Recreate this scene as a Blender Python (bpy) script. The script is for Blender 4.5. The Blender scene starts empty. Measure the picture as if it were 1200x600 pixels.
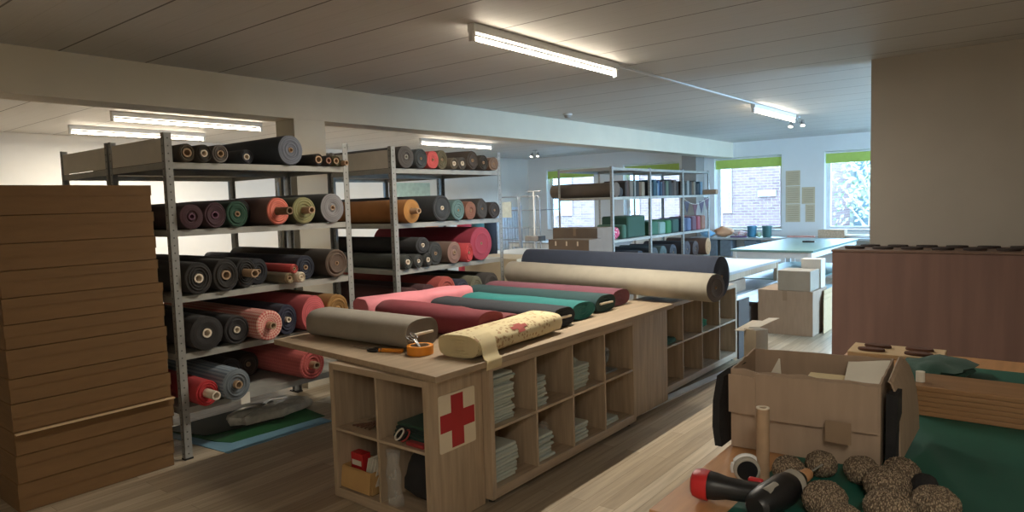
import bpy, bmesh, math, random
from mathutils import Vector, Matrix, noise
random.seed(7)
SC = bpy.context.scene
COL = SC.collection
PI = math.pi

# ------------------------------------------------------------------ materials
def lin(c):
    def f(v):
        v /= 255.0
        return v / 12.92 if v <= 0.04045 else ((v + 0.055) / 1.055) ** 2.4
    return (f(c[0]), f(c[1]), f(c[2]), 1.0)

_mats = {}
def newmat(name):
    m = bpy.data.materials.new(name)
    m.use_nodes = True
    nt = m.node_tree
    b = nt.nodes['Principled BSDF']
    return m, nt, b

def coords(nt, scale=(1, 1, 1), kind='Object'):
    tc = nt.nodes.new('ShaderNodeTexCoord')
    mp = nt.nodes.new('ShaderNodeMapping')
    mp.inputs['Scale'].default_value = scale
    nt.links.new(tc.outputs[kind], mp.inputs['Vector'])
    return mp.outputs['Vector']

def mat(name, col, rough=0.6, var=0.12, scale=12, bump=0.0, bscale=80, metallic=0.0, stretch=(1, 1, 1), sheen=0.0):
    if name in _mats: return _mats[name]
    m, nt, b = newmat(name)
    v = coords(nt, stretch)
    n = nt.nodes.new('ShaderNodeTexNoise'); n.inputs['Scale'].default_value = scale
    n.inputs['Detail'].default_value = 5
    nt.links.new(v, n.inputs['Vector'])
    r = nt.nodes.new('ShaderNodeValToRGB')
    c = lin(col)
    r.color_ramp.elements[0].position = 0.3; r.color_ramp.elements[1].position = 0.7
    r.color_ramp.elements[0].color = tuple(x * (1 - var) for x in c[:3]) + (1,)
    r.color_ramp.elements[1].color = tuple(min(1, x * (1 + var)) for x in c[:3]) + (1,)
    nt.links.new(n.outputs['Fac'], r.inputs['Fac'])
    nt.links.new(r.outputs['Color'], b.inputs['Base Color'])
    b.inputs['Roughness'].default_value = rough
    b.inputs['Metallic'].default_value = metallic
    if sheen:
        b.inputs['Sheen Weight'].default_value = sheen
    if bump:
        n2 = nt.nodes.new('ShaderNodeTexNoise'); n2.inputs['Scale'].default_value = bscale
        nt.links.new(v, n2.inputs['Vector'])
        bp = nt.nodes.new('ShaderNodeBump'); bp.inputs['Strength'].default_value = bump
        bp.inputs['Distance'].default_value = 0.01
        nt.links.new(n2.outputs['Fac'], bp.inputs['Height'])
        nt.links.new(bp.outputs['Normal'], b.inputs['Normal'])
    _mats[name] = m
    return m

def cloth(col, kind='plain', col2=None):
    col = tuple(int(v * .93 + 5) for v in col)  # lifts the darkest cloth tones in place of haze
    name = 'cloth_%02x%02x%02x_%s' % (col[0], col[1], col[2], kind)
    if name in _mats: return _mats[name]
    m, nt, b = newmat(name)
    v = coords(nt)
    n = nt.nodes.new('ShaderNodeTexNoise'); n.inputs['Scale'].default_value = 9; n.inputs['Detail'].default_value = 6
    nt.links.new(v, n.inputs['Vector'])
    mx = nt.nodes.new('ShaderNodeMix'); mx.data_type = 'RGBA'
    c = lin(col)
    mx.inputs[6].default_value = tuple(x * 0.82 for x in c[:3]) + (1,)
    mx.inputs[7].default_value = tuple(min(1, x * 1.18) for x in c[:3]) + (1,)
    nt.links.new(n.outputs['Fac'], mx.inputs[0])
    out = mx.outputs[2]
    if kind in ('layers', 'stripe', 'check', 'print'):
        c2 = lin(col2) if col2 else tuple(x * 0.72 for x in c[:3]) + (1,)
        sep = nt.nodes.new('ShaderNodeSeparateXYZ'); nt.links.new(v, sep.inputs[0])
        def M(op, a, bb=None):
            k = nt.nodes.new('ShaderNodeMath'); k.operation = op
            for i, q in enumerate((a, bb)):
                if q is None: continue
                if isinstance(q, (int, float)): k.inputs[i].default_value = q
                else: nt.links.new(q, k.inputs[i])
            return k.outputs[0]
        if kind == 'layers':
            rr = M('SQRT', M('ADD', M('MULTIPLY', sep.outputs[1], sep.outputs[1]), M('MULTIPLY', sep.outputs[2], sep.outputs[2])))
            ang = M('ARCTAN2', sep.outputs[2], sep.outputs[1])
            ph = M('ADD', M('MULTIPLY', rr, 420.0), ang)
            ph = M('ADD', ph, M('MULTIPLY', n.outputs['Fac'], 5.0))
            fac = M('MULTIPLY', M('ADD', M('SINE', ph), 1.0), 0.5)
        elif kind == 'stripe':
            ang = M('ARCTAN2', sep.outputs[2], sep.outputs[1])
            fac = M('GREATER_THAN', M('SINE', M('MULTIPLY', ang, 26.0)), 0.0)
        elif kind == 'check':
            ang = M('ARCTAN2', sep.outputs[2], sep.outputs[1])
            rr = M('SQRT', M('ADD', M('MULTIPLY', sep.outputs[1], sep.outputs[1]), M('MULTIPLY', sep.outputs[2], sep.outputs[2])))
            a1 = M('GREATER_THAN', M('SINE', M('MULTIPLY', ang, 26.0)), 0.0)
            a2 = M('GREATER_THAN', M('SINE', M('MULTIPLY', M('ADD', sep.outputs[0], rr), 330.0)), 0.0)
            fac = M('MULTIPLY', M('ADD', a1, a2), 0.5)
        else:
            vr = nt.nodes.new('ShaderNodeTexVoronoi'); vr.inputs['Scale'].default_value = 34
            nt.links.new(v, vr.inputs['Vector'])
            n3 = nt.nodes.new('ShaderNodeTexNoise'); n3.inputs['Scale'].default_value = 7
            nt.links.new(v, n3.inputs['Vector'])
            fac = M('MULTIPLY', M('LESS_THAN', vr.outputs['Distance'], 0.36), M('GREATER_THAN', n3.outputs['Fac'], 0.46))
        m2 = nt.nodes.new('ShaderNodeMix'); m2.data_type = 'RGBA'
        nt.links.new(fac, m2.inputs[0]); nt.links.new(out, m2.inputs[6]); m2.inputs[7].default_value = c2
        out = m2.outputs[2]
    nt.links.new(out, b.inputs['Base Color'])
    b.inputs['Roughness'].default_value = 0.85
    b.inputs['Sheen Weight'].default_value = 0.06
    b.inputs['Sheen Roughness'].default_value = 0.6
    n2 = nt.nodes.new('ShaderNodeTexNoise'); n2.inputs['Scale'].default_value = 160; nt.links.new(v, n2.inputs['Vector'])
    bp = nt.nodes.new('ShaderNodeBump'); bp.inputs['Strength'].default_value = 0.25; bp.inputs['Distance'].default_value = 0.004
    nt.links.new(n2.outputs['Fac'], bp.inputs['Height']); nt.links.new(bp.outputs['Normal'], b.inputs['Normal'])
    _mats[name] = m
    return m

def wood(name, col, axis='Z', var=0.18, rough=0.45):
    if name in _mats: return _mats[name]
    st = {'X': (1.2, 16, 16), 'Y': (16, 1.2, 16), 'Z': (16, 16, 1.2)}[axis]
    return mat(name, col, rough, var, 2.2, 0.06, 14, 0, st)

def floor_mat():
    m, nt, b = newmat('laminate_floor')
    tc = nt.nodes.new('ShaderNodeTexCoord')
    mp = nt.nodes.new('ShaderNodeMapping'); mp.inputs['Rotation'].default_value = (0, 0, PI / 2)
    nt.links.new(tc.outputs['Object'], mp.inputs['Vector'])
    br = nt.nodes.new('ShaderNodeTexBrick')
    br.offset = 0.37; br.inputs['Scale'].default_value = 1.0
    br.inputs['Brick Width'].default_value = 1.3; br.inputs['Row Height'].default_value = 0.095
    br.inputs['Mortar Size'].default_value = 0.0012; br.inputs['Mortar Smooth'].default_value = 0.2
    br.inputs['Bias'].default_value = 0.0
    br.inputs['Color1'].default_value = lin((158, 140, 115)); br.inputs['Color2'].default_value = lin((188, 172, 148))
    br.inputs['Mortar'].default_value = lin((110, 92, 70))
    nt.links.new(mp.outputs['Vector'], br.inputs['Vector'])
    m2 = nt.nodes.new('ShaderNodeMapping'); m2.inputs['Scale'].default_value = (22, 1.1, 1)
    nt.links.new(tc.outputs['Object'], m2.inputs['Vector'])
    n = nt.nodes.new('ShaderNodeTexNoise'); n.inputs['Scale'].default_value = 1.6; n.inputs['Detail'].default_value = 6
    nt.links.new(m2.outputs['Vector'], n.inputs['Vector'])
    r = nt.nodes.new('ShaderNodeValToRGB')
    r.color_ramp.elements[0].position = 0.3; r.color_ramp.elements[0].color = (0.72, 0.72, 0.72, 1)
    r.color_ramp.elements[1].position = 0.7; r.color_ramp.elements[1].color = (1.1, 1.1, 1.1, 1)
    nt.links.new(n.outputs['Fac'], r.inputs['Fac'])
    mx = nt.nodes.new('ShaderNodeMix'); mx.data_type = 'RGBA'; mx.blend_type = 'MULTIPLY'; mx.inputs[0].default_value = 1
    nt.links.new(br.outputs['Color'], mx.inputs[6]); nt.links.new(r.outputs['Color'], mx.inputs[7])
    nt.links.new(mx.outputs[2], b.inputs['Base Color'])
    b.inputs['Roughness'].default_value = 0.42
    return m

def ceiling_mat():
    m, nt, b = newmat('ceiling_boards')
    tc = nt.nodes.new('ShaderNodeTexCoord')
    sep = nt.nodes.new('ShaderNodeSeparateXYZ'); nt.links.new(tc.outputs['Object'], sep.inputs[0])
    def M(op, a, bb=None):
        k = nt.nodes.new('ShaderNodeMath'); k.operation = op
        for i, q in enumerate((a, bb)):
            if q is None: continue
            if isinstance(q, (int, float)): k.inputs[i].default_value = q
            else: nt.links.new(q, k.inputs[i])
        return k.outputs[0]
    u = M('FRACT', M('DIVIDE', M('ADD', sep.outputs[1], 17.56), 0.57))
    groove = M('LESS_THAN', u, 0.022)
    v = M('FRACT', M('DIVIDE', M('ADD', sep.outputs[1], 17.56), 0.19))
    fine = M('MULTIPLY', M('LESS_THAN', v, 0.03), 0.16)
    fac = M('MAXIMUM', groove, fine)
    mp = nt.nodes.new('ShaderNodeMapping'); mp.inputs['Scale'].default_value = (1.0, 30, 1)
    nt.links.new(tc.outputs['Object'], mp.inputs['Vector'])
    n = nt.nodes.new('ShaderNodeTexNoise'); n.inputs['Scale'].default_value = 2.5; n.inputs['Detail'].default_value = 5
    nt.links.new(mp.outputs['Vector'], n.inputs['Vector'])
    r = nt.nodes.new('ShaderNodeValToRGB')
    r.color_ramp.elements[0].color = lin((188, 186, 182)); r.color_ramp.elements[1].color = lin((206, 204, 200))
    nt.links.new(n.outputs['Fac'], r.inputs['Fac'])
    mx = nt.nodes.new('ShaderNodeMix'); mx.data_type = 'RGBA'
    nt.links.new(fac, mx.inputs[0]); nt.links.new(r.outputs['Color'], mx.inputs[6]); mx.inputs[7].default_value = lin((95, 90, 84))
    nt.links.new(mx.outputs[2], b.inputs['Base Color'])
    b.inputs['Roughness'].default_value = 0.55
    bp = nt.nodes.new('ShaderNodeBump'); bp.invert = True; bp.inputs['Strength'].default_value = 0.5; bp.inputs['Distance'].default_value = 0.01
    nt.links.new(groove, bp.inputs['Height']); nt.links.new(bp.outputs['Normal'], b.inputs['Normal'])
    return m

def brick_mat():
    m, nt, b = newmat('outside_brick')
    tc = nt.nodes.new('ShaderNodeTexCoord')
    mp = nt.nodes.new('ShaderNodeMapping'); mp.inputs['Rotation'].default_value = (PI / 2, 0, 0)
    nt.links.new(tc.outputs['Object'], mp.inputs['Vector'])
    br = nt.nodes.new('ShaderNodeTexBrick'); br.inputs['Scale'].default_value = 1
    br.inputs['Brick Width'].default_value = 0.24; br.inputs['Row Height'].default_value = 0.085
    br.inputs['Mortar Size'].default_value = 0.007
    br.inputs['Color1'].default_value = lin((62, 44, 44)); br.inputs['Color2'].default_value = lin((78, 58, 56))
    br.inputs['Mortar'].default_value = lin((92, 84, 80))
    nt.links.new(mp.outputs['Vector'], br.inputs['Vector'])
    nt.links.new(br.outputs['Color'], b.inputs['Base Color'])
    b.inputs['Roughness'].default_value = 0.9
    return m

def glass_mat():
    m = bpy.data.materials.new('window_glass'); m.use_nodes = True
    nt = m.node_tree
    for n in list(nt.nodes):
        if n.type == 'BSDF_PRINCIPLED': nt.nodes.remove(n)
    out = nt.nodes['Material Output']
    tr = nt.nodes.new('ShaderNodeBsdfTransparent'); tr.inputs['Color'].default_value = (0.93, 0.96, 0.98, 1)
    gl = nt.nodes.new('ShaderNodeBsdfGlossy'); gl.inputs['Roughness'].default_value = 0.02
    fr = nt.nodes.new('ShaderNodeFresnel'); fr.inputs['IOR'].default_value = 1.45
    mx = nt.nodes.new('ShaderNodeMixShader')
    nt.links.new(fr.outputs[0], mx.inputs[0]); nt.links.new(tr.outputs[0], mx.inputs[1]); nt.links.new(gl.outputs[0], mx.inputs[2])
    nt.links.new(mx.outputs[0], out.inputs['Surface'])
    return m

def film_mat():
    m = bpy.data.materials.new('clear_film'); m.use_nodes = True
    nt = m.node_tree
    b = nt.nodes['Principled BSDF']
    b.inputs['Base Color'].default_value = (0.75, 0.75, 0.72, 1); b.inputs['Roughness'].default_value = 0.2
    tr = nt.nodes.new('ShaderNodeBsdfTransparent')
    n = nt.nodes.new('ShaderNodeTexNoise'); n.inputs['Scale'].default_value = 5
    r = nt.nodes.new('ShaderNodeMapRange'); r.inputs[1].default_value = 0.3; r.inputs[2].default_value = 0.75; r.inputs[3].default_value = 0.10; r.inputs[4].default_value = 0.38
    nt.links.new(n.outputs['Fac'], r.inputs[0])
    mx = nt.nodes.new('ShaderNodeMixShader')
    nt.links.new(r.outputs[0], mx.inputs[0]); nt.links.new(tr.outputs[0], mx.inputs[1]); nt.links.new(b.outputs[0], mx.inputs[2])
    nt.links.new(mx.outputs[0], nt.nodes['Material Output'].inputs['Surface'])
    return m

def emit_mat(name, col, strength):
    m, nt, b = newmat(name)
    b.inputs['Base Color'].default_value = (0.9, 0.9, 0.9, 1)
    b.inputs['Emission Color'].default_value = col
    b.inputs['Emission Strength'].default_value = strength
    return m

TUBE_W = 22.0
LAMP_P = 63.0
M_floor = floor_mat(); M_ceil = ceiling_mat(); M_brick = brick_mat(); M_glass = glass_mat(); M_film = film_mat()
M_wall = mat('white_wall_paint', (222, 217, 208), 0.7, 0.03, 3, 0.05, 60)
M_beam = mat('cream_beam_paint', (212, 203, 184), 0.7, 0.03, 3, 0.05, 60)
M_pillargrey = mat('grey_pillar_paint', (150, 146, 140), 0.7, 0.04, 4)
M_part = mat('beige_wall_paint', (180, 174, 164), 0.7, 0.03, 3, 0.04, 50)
M_steel = mat('galvanised_steel', (150, 150, 146), 0.5, 0.1, 18, 0.03, 60, 0.1)
M_steelshelf = mat('galvanised_shelf', (160, 159, 152), 0.5, 0.12, 9, 0.02, 40, 0.1)
M_hole = mat('post_hole', (84, 83, 80), 0.8, 0.05)
M_whitemetal = mat('white_metal', (225, 226, 226), 0.4, 0.04)
M_wire = mat('zinc_wire', (150, 155, 162), 0.4, 0.1, 30, 0, 80, 0.5)
M_oakZ = wood('oak_veneer_upright', (176, 156, 132), 'Z')
M_oakY = wood('oak_veneer_lengthwise', (176, 156, 132), 'Y')
M_oakX = wood('oak_veneer_crosswise', (178, 158, 134), 'X')
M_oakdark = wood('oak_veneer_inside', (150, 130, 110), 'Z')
M_grey_end = wood('oak_veneer_pale_end', (176, 158, 134), 'Z', 0.1)
M_top = wood('worktop_veneer', (168, 148, 124), 'Y', 0.14)
M_card = mat('brown_cardboard', (116, 86, 52), 0.8, 0.07, 6, 0.06, 40, 0, (1, 1, 6))
M_card2 = mat('dull_cardboard', (164, 142, 122), 0.8, 0.07, 6, 0.06, 40, 0, (6, 6, 1))
M_cardin = mat('cardboard_inside', (152, 130, 108), 0.85, 0.08, 5)
M_cardedge = mat('cardboard_edge', (205, 178, 140), 0.85, 0.05, 30)
M_tape = mat('parcel_tape', (146, 124, 102), 0.3, 0.05, 10)
M_redbrown = mat('red_brown_board', (126, 98, 90), 0.6, 0.12, 2.0, 0.02, 30, 0, (6, 6, 0.5))
M_core = mat('cardboard_core', (168, 140, 112), 0.8, 0.1, 30)
M_coreW = mat('white_core', (222, 208, 188), 0.7, 0.06, 30)
M_paper = mat('white_paper', (226, 220, 206), 0.7, 0.04, 8)
M_cream = mat('cream_paper', (224, 206, 164), 0.7, 0.05, 8)
M_green = mat('cutting_mat_green', (28, 92, 78), 0.6, 0.15, 5, 0.03, 90)
M_tgreen = mat('cutting_table_green', (92, 124, 122), 0.35, 0.06, 4)
M_black = mat('black_plastic', (28, 28, 30), 0.4, 0.1, 20, 0.02, 60)
M_blackcloth = mat('black_felt', (38, 37, 38), 0.95, 0.2, 20, 0.2, 160)
M_red = mat('red_plastic', (190, 40, 44), 0.4, 0.08, 10)
M_signred = mat('sign_red', (176, 32, 42), 0.5, 0.05, 6)
M_signwhite = mat('sign_white', (226, 214, 190), 0.5, 0.04, 6)
M_orange = mat('orange_plastic', (226, 140, 36), 0.45, 0.06, 10)
M_chrome = mat('steel_bright', (205, 205, 205), 0.25, 0.05, 20, 0, 80, 0.9)
M_yarn, _nt, _b = newmat('grey_brown_yarn')
_v = coords(_nt, (1, 1, .45))
_vo = _nt.nodes.new('ShaderNodeTexVoronoi'); _vo.inputs['Scale'].default_value = 280; _nt.links.new(_v, _vo.inputs['Vector'])
_cr = _nt.nodes.new('ShaderNodeValToRGB'); _cr.color_ramp.elements[0].color = lin((200, 178, 150)); _cr.color_ramp.elements[1].color = lin((104, 88, 72)); _cr.color_ramp.elements[0].position = .1; _cr.color_ramp.elements[1].position = .62
_nt.links.new(_vo.outputs['Distance'], _cr.inputs['Fac']); _nt.links.new(_cr.outputs['Color'], _b.inputs['Base Color']); _b.inputs['Roughness'].default_value = .95
_bp = _nt.nodes.new('ShaderNodeBump'); _bp.invert = True; _bp.inputs['Strength'].default_value = .9; _bp.inputs['Distance'].default_value = .006
_nt.links.new(_vo.outputs['Distance'], _bp.inputs['Height']); _nt.links.new(_bp.outputs['Normal'], _b.inputs['Normal'])
M_blind = mat('green_blind_cloth', (186, 212, 104), 0.8, 0.04, 12)
M_blue = mat('blue_sheet', (112, 150, 170), 0.6, 0.08, 5)
M_gsheet = mat('green_sheet', (38, 92, 54), 0.6, 0.12, 5)
M_dgsheet = mat('dark_green_sheet', (36, 44, 30), 0.7, 0.12, 5)
M_tubelight = emit_mat('lit_tube', (1.0, 0.87, 0.68, 1), TUBE_W)
M_spotlight = emit_mat('lit_spot', (1.0, 0.9, 0.75, 1), 10)

# ------------------------------------------------------------------ mesh helper
class MB:
    def __init__(s): s.bm = bmesh.new()
    def _v(s, p): return s.bm.verts.new(p)
    def face(s, pts, mi=0):
        f = s.bm.faces.new([s._v(p) for p in pts]); f.material_index = mi; return f
    def box(s, x0, x1, y0, y1, z0, z1, mi=0, mtx=None):
        P = [(x, y, z) for z in (z0, z1) for y in (y0, y1) for x in (x0, x1)]
        if mtx: P = [mtx @ Vector(p) for p in P]
        v = [s._v(p) for p in P]
        for q in ((0, 2, 3, 1), (4, 5, 7, 6), (0, 1, 5, 4), (2, 6, 7, 3), (0, 4, 6, 2), (1, 3, 7, 5)):
            f = s.bm.faces.new([v[i] for i in q]); f.material_index = mi
        return s
    def hexa(s, lo, hi, mi=0):
        """solid between two quads (four points each, same winding seen from above)"""
        a = [s._v(p) for p in lo]; b = [s._v(p) for p in hi]
        n = len(a)
        f = s.bm.faces.new(a[::-1]); f.material_index = mi
        f = s.bm.faces.new(b); f.material_index = mi
        for i in range(n):
            f = s.bm.faces.new((a[i], a[(i + 1) % n], b[(i + 1) % n], b[i])); f.material_index = mi
        return s
    def prism(s, pts, z0, z1, mi=0):
        return s.hexa([(p[0], p[1], z0) for p in pts], [(p[0], p[1], z1) for p in pts], mi)
    def rings(s, rings, cap0=True, cap1=True, mi=0, mi1=None, closed=True):
        V = [[s._v(p) for p in r] for r in rings]
        n = len(V[0])
        for i in range(len(V) - 1):
            for j in range(n if closed else n - 1):
                k = (j + 1) % n
                f = s.bm.faces.new((V[i][j], V[i][k], V[i + 1][k], V[i + 1][j])); f.material_index = mi
        if cap0:
            f = s.bm.faces.new(V[0][::-1]); f.material_index = mi if mi1 is None else mi1
        if cap1:
            f = s.bm.faces.new(V[-1]); f.material_index = mi if mi1 is None else mi1
        return s
    def _frame(s, d):
        d = Vector(d).normalized()
        a = Vector((0, 0, 1)) if abs(d.z) < 0.9 else Vector((1, 0, 0))
        u = d.cross(a).normalized(); w = u.cross(d)
        return u, w
    def cyl(s, p0, p1, r0, r1=None, seg=14, mi=0, caps=True):
        r1 = r0 if r1 is None else r1
        p0, p1 = Vector(p0), Vector(p1); u, w = s._frame(p1 - p0)
        R = []
        for p, r in ((p0, r0), (p1, r1)):
            R.append([p + (u * math.cos(2 * PI * k / seg) + w * math.sin(2 * PI * k / seg)) * r for k in range(seg)])
        return s.rings(R, caps, caps, mi)
    def pipe(s, p0, p1, ro, ri, seg=16, mi=0):
        p0, p1 = Vector(p0), Vector(p1); u, w = s._frame(p1 - p0)
        def ring(p, r): return [p + (u * math.cos(2 * PI * k / seg) + w * math.sin(2 * PI * k / seg)) * r for k in range(seg)]
        return s.rings([ring(p0, ri), ring(p0, ro), ring(p1, ro), ring(p1, ri), ring(p0, ri)], False, False, mi)
    def sweep(s, pts, r, seg=6, mi=0, closed=False):
        pts = [Vector(p) for p in pts]; R = []
        n = len(pts)
        for i, p in enumerate(pts):
            if closed: d = pts[(i + 1) % n] - pts[i - 1]
            else: d = pts[min(i + 1, n - 1)] - pts[max(i - 1, 0)]
            u, w = s._frame(d)
            R.append([p + (u * math.cos(2 * PI * k / seg) + w * math.sin(2 * PI * k / seg)) * r for k in range(seg)])
        if closed: R.append(R[0]); return s.rings(R, False, False, mi)
        return s.rings(R, True, True, mi)
    def build(s, name, mats, parent=None, loc=(0, 0, 0), bevel=0.0, angle=35, rot=None, remdup=False):
        if remdup: bmesh.ops.remove_doubles(s.bm, verts=s.bm.verts, dist=1e-5)
        bmesh.ops.recalc_face_normals(s.bm, faces=s.bm.faces)
        me = bpy.data.meshes.new(name); s.bm.to_mesh(me); s.bm.free()
        for m in (mats if isinstance(mats, (list, tuple)) else [mats]): me.materials.append(m)
        me.polygons.foreach_set('use_smooth', [True] * len(me.polygons))
        me.set_sharp_from_angle(angle=math.radians(angle))
        o = bpy.data.objects.new(name, me); COL.objects.link(o)
        o.location = loc
        if rot: o.rotation_euler = rot
        if parent: o.parent = parent
        if bevel:
            b = o.modifiers.new('bevel', 'BEVEL'); b.width = bevel; b.segments = 2; b.limit_method = 'ANGLE'
        return o

def tag(o, label=None, cat=None, group=None, kind=None):
    if label: o['label'] = label
    if cat: o['category'] = cat
    if group: o['group'] = group
    if kind: o['kind'] = kind
    return o
def thing(name, label, cat, loc=(0, 0, 0), rotz=0.0, group=None):
    o = bpy.data.objects.new(name, None); COL.objects.link(o)
    o.empty_display_size = 0.1
    o.location = loc; o.rotation_euler = (0, 0, rotz)
    return tag(o, label, cat, group)
def struct(o, label=None): return tag(o, label, kind='structure')
def copy_tree(o, loc, label, rotz=None):
    c = o.copy(); COL.objects.link(c); c.location = loc; c['label'] = label
    if rotz is not None: c.rotation_euler = (0, 0, rotz)
    for ch in o.children:
        d = ch.copy(); COL.objects.link(d); d.parent = c
        for g in ch.children:
            e = g.copy(); COL.objects.link(e); e.parent = d
    return c
ORD = ['bottom', 'second', 'third', 'fourth', 'fifth', 'sixth', 'seventh', 'eighth', 'ninth', 'tenth', 'eleventh', 'twelfth', 'thirteenth', 'fourteenth',
       'fifteenth', 'sixteenth', 'seventeenth', 'eighteenth', 'nineteenth', 'twentieth']
NTH = ['first'] + ORD[1:]
def ordinal(i, n):
    if i == n - 1: return 'topmost'
    return ('bottom one' if i == 0 else ORD[i] + ' from the bottom')

# ------------------------------------------------------------------ the room
XL, XR, YB, YF, HC = -10.8, 2.2, -2.6, 14.33, 2.78
b = MB().box(XL - .2, XR + .2, YB - .2, YF + .3, -0.15, 0.0); struct(b.build('floor', M_floor))
b = MB().box(XL - .2, XR + .2, YB - .2, YF + .3, HC, HC + 0.2); struct(b.build('ceiling', M_ceil))
b = MB().box(XL - .2, XL, YB - .2, YF + .3, 0, HC); struct(b.build('wall_left', M_wall))
ADDED_WIN = [(7.3, 9.0), (9.6, 11.3), (11.9, 13.6)]  # unseen side windows, added to bring more daylight to the far end
b = MB(); py = YB - .2
for (a, c) in ADDED_WIN:
    b.box(XR, XR + .2, py, a, 0, HC); b.box(XR, XR + .2, a, c, 0, .9); b.box(XR, XR + .2, a, c, 2.5, HC); py = c
b.box(XR, XR + .2, py, YF + .3, 0, HC); struct(b.build('wall_right', M_wall))
b = MB().box(XL, XR, YB - .2, YB, 0, HC); struct(b.build('wall_back', M_wall))
WIN = [(-10.21, -8.80), (-7.99, -6.58), (-5.77, -4.36), (-3.55, -2.14), (-1.33, 0.08)]
WZ0, WZ1 = 0.93, 2.47
b = MB(); px = XL
for (a, c) in WIN:
    b.box(px, a, YF, YF + .3, 0, HC); b.box(a, c, YF, YF + .3, 0, WZ0); b.box(a, c, YF, YF + .3, WZ1, HC); px = c
b.box(px, XR, YF, YF + .3, 0, HC)
struct(b.build('wall_far', mat('daylit_white_paint', (236, 237, 236), .7, .02, 3)))  # whiter than the other walls, stands in for stronger daylight here
for i, (a, c) in enumerate(WIN):
    w = bpy.data.objects.new('window_%d' % (i + 1), None); COL.objects.link(w); w.location = (a, YF, 0); struct(w)
    f = MB(); W = c - a; t = 0.075
    for (x0, x1, z0, z1) in ((0, t, WZ0, WZ1), (W - t, W, WZ0, WZ1), (t, W - t, WZ0, WZ0 + t), (t, W - t, WZ1 - t, WZ1)):
        f.box(x0, x1, 0.16, 0.23, z0, z1)
    f.build('window_frame', M_whitemetal, w, bevel=0.006)
    MB().box(t, W - t, 0.19, 0.198, WZ0 + t, WZ1 - t).build('pane', M_glass, w)
    MB().box(0.002, W - .002, -0.06, 0.16, WZ0, WZ0 + 0.025).build('window_sill', M_whitemetal, w, bevel=0.005)
for i, (a, c) in enumerate(ADDED_WIN):  # frames and panes of the added side windows
    w = bpy.data.objects.new('window_%d' % (i + 6), None); COL.objects.link(w); w.location = (XR, a, 0); struct(w)
    f = MB(); W = c - a; t = .075
    for (y0, y1, z0, z1) in ((0, t, .9, 2.5), (W - t, W, .9, 2.5), (t, W - t, .9, .9 + t), (t, W - t, 2.5 - t, 2.5)): f.box(.1, .17, y0, y1, z0, z1)
    f.build('window_frame', M_whitemetal, w, bevel=.006)
    MB().box(.13, .138, t, W - t, .9 + t, 2.5 - t).build('pane', M_glass, w)
# roller blinds half way out of their boxes
BL = ['green roller blind behind the roll cage trolley', 'green roller blind half hidden by the far fabric rack', 'green roller blind over the brick wall view beside the far rack', 'green roller blind over the tree view next to the beige wall']
for i, lab in enumerate(BL):
    a, c = WIN[i]
    t = thing('roller_blind', lab, 'blind', (a + .01, YF + 0.02, 0), 0, 'green roller blinds at the windows')
    MB().box(0.01, c - a - .03, 0.02, 0.024, 2.255, 2.43).build('blind_cloth', M_blind, t)
    MB().cyl((0, 0.035, 2.44), (c - a - .02, 0.035, 2.44), 0.022).build('roller_tube', M_whitemetal, t)
    MB().box(0.01, c - a - .03, 0.014, 0.03, 2.24, 2.257).build('bottom_rail', M_blind, t)
# beam with the two pillars below it
struct(MB().box(-5.655, -5.355, YB, YF, 2.465, HC).build('beam', M_beam))
struct(MB().box(-5.645, -5.36, 3.655, 3.985, 0, 2.465).build('pillar', M_beam))
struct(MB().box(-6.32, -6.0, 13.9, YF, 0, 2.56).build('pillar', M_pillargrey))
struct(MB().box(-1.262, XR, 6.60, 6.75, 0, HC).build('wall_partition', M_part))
for nm, (x0, x1, y0, y1) in {'left': (XL, XL + .015, YB, YF), 'far': (XL, XR, YF - .015, YF), 'partition': (-1.262, XR, 6.585, 6.6)}.items():
    struct(MB().box(x0, x1, y0, y1, 0, 0.07).build('baseboard_' + nm, M_whitemetal))

# ------------------------------------------------------------------ outside
struct(MB().box(-40, 30, YF + .3, 60, -1.2, -1.0).build('ground_outside', mat('outside_paving', (104, 102, 98), 0.9, 0.1, 2)))
bd = thing('brick_building', 'red brick building with white windows seen through the windows', 'building', (-12, 21.5, -1))
MB().box(-8, 6.4, 0, 4.5, 0, 4.35).build('wall', M_brick, bd)
MB().box(-8.1, 6.5, -.12, 4.5, 4.36, 4.5).build('roof_edge', mat('roof_zinc', (120, 124, 128), .6), bd)
for x in (-3.4, -0.6, 2.67):
    f = MB(); f.box(x, x + 1.25, -0.05, 0.05, 2.12, 3.75)
    f.box(x + .58, x + .66, -0.06, 0.0, 2.12, 3.75)
    w = f.build('window', mat('outside_window_white', (104, 104, 102), 0.5, 0.03), bd)
    MB().box(x + .07, x + 1.18, -0.062, -0.052, 2.2, 2.82).build('pane', mat('outside_window_glass', (84, 98, 100), 0.2, 0.08), w)
    MB().box(x + .07, x + 1.18, -0.062, -0.052, 2.9, 3.68).build('pane', mat('outside_window_glass', (84, 98, 100), 0.2, 0.08), w)
MB().box(4.75, 5.3, -.06, .02, 2.62, 2.82).build('wall_lamp', mat('outside_window_white', (104, 104, 102), .5), bd)
bd = thing('pale_house', 'pale rendered house with grey windows behind the trees', 'building', (-2.3, 26.5, -1))
MB().box(-4.4, 9, 0, 6, 0, 4.6).build('wall', mat('pale_render', (94, 94, 90), 0.9, 0.06, 2), bd)
for (x, z) in ((-4.2, 1.2), (-4.2, 2.4), (-4.2, 3.45), (-3.25, 1.5), (-3.25, 2.9), (-2.2, 1.5)):
    MB().box(x, x + .62, -0.04, 0.03, z, z + 1.0).build('window', mat('house_window_glass', (58, 70, 74), 0.3, 0.1), bd)
tr = thing('tree', 'leafy tree standing outside the window beside the beige wall', 'tree', (-3.75, 19.6, -1))
b = MB(); b.cyl((0, 0, 0), (0.05, 0, 2.2), 0.11, 0.07)
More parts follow.
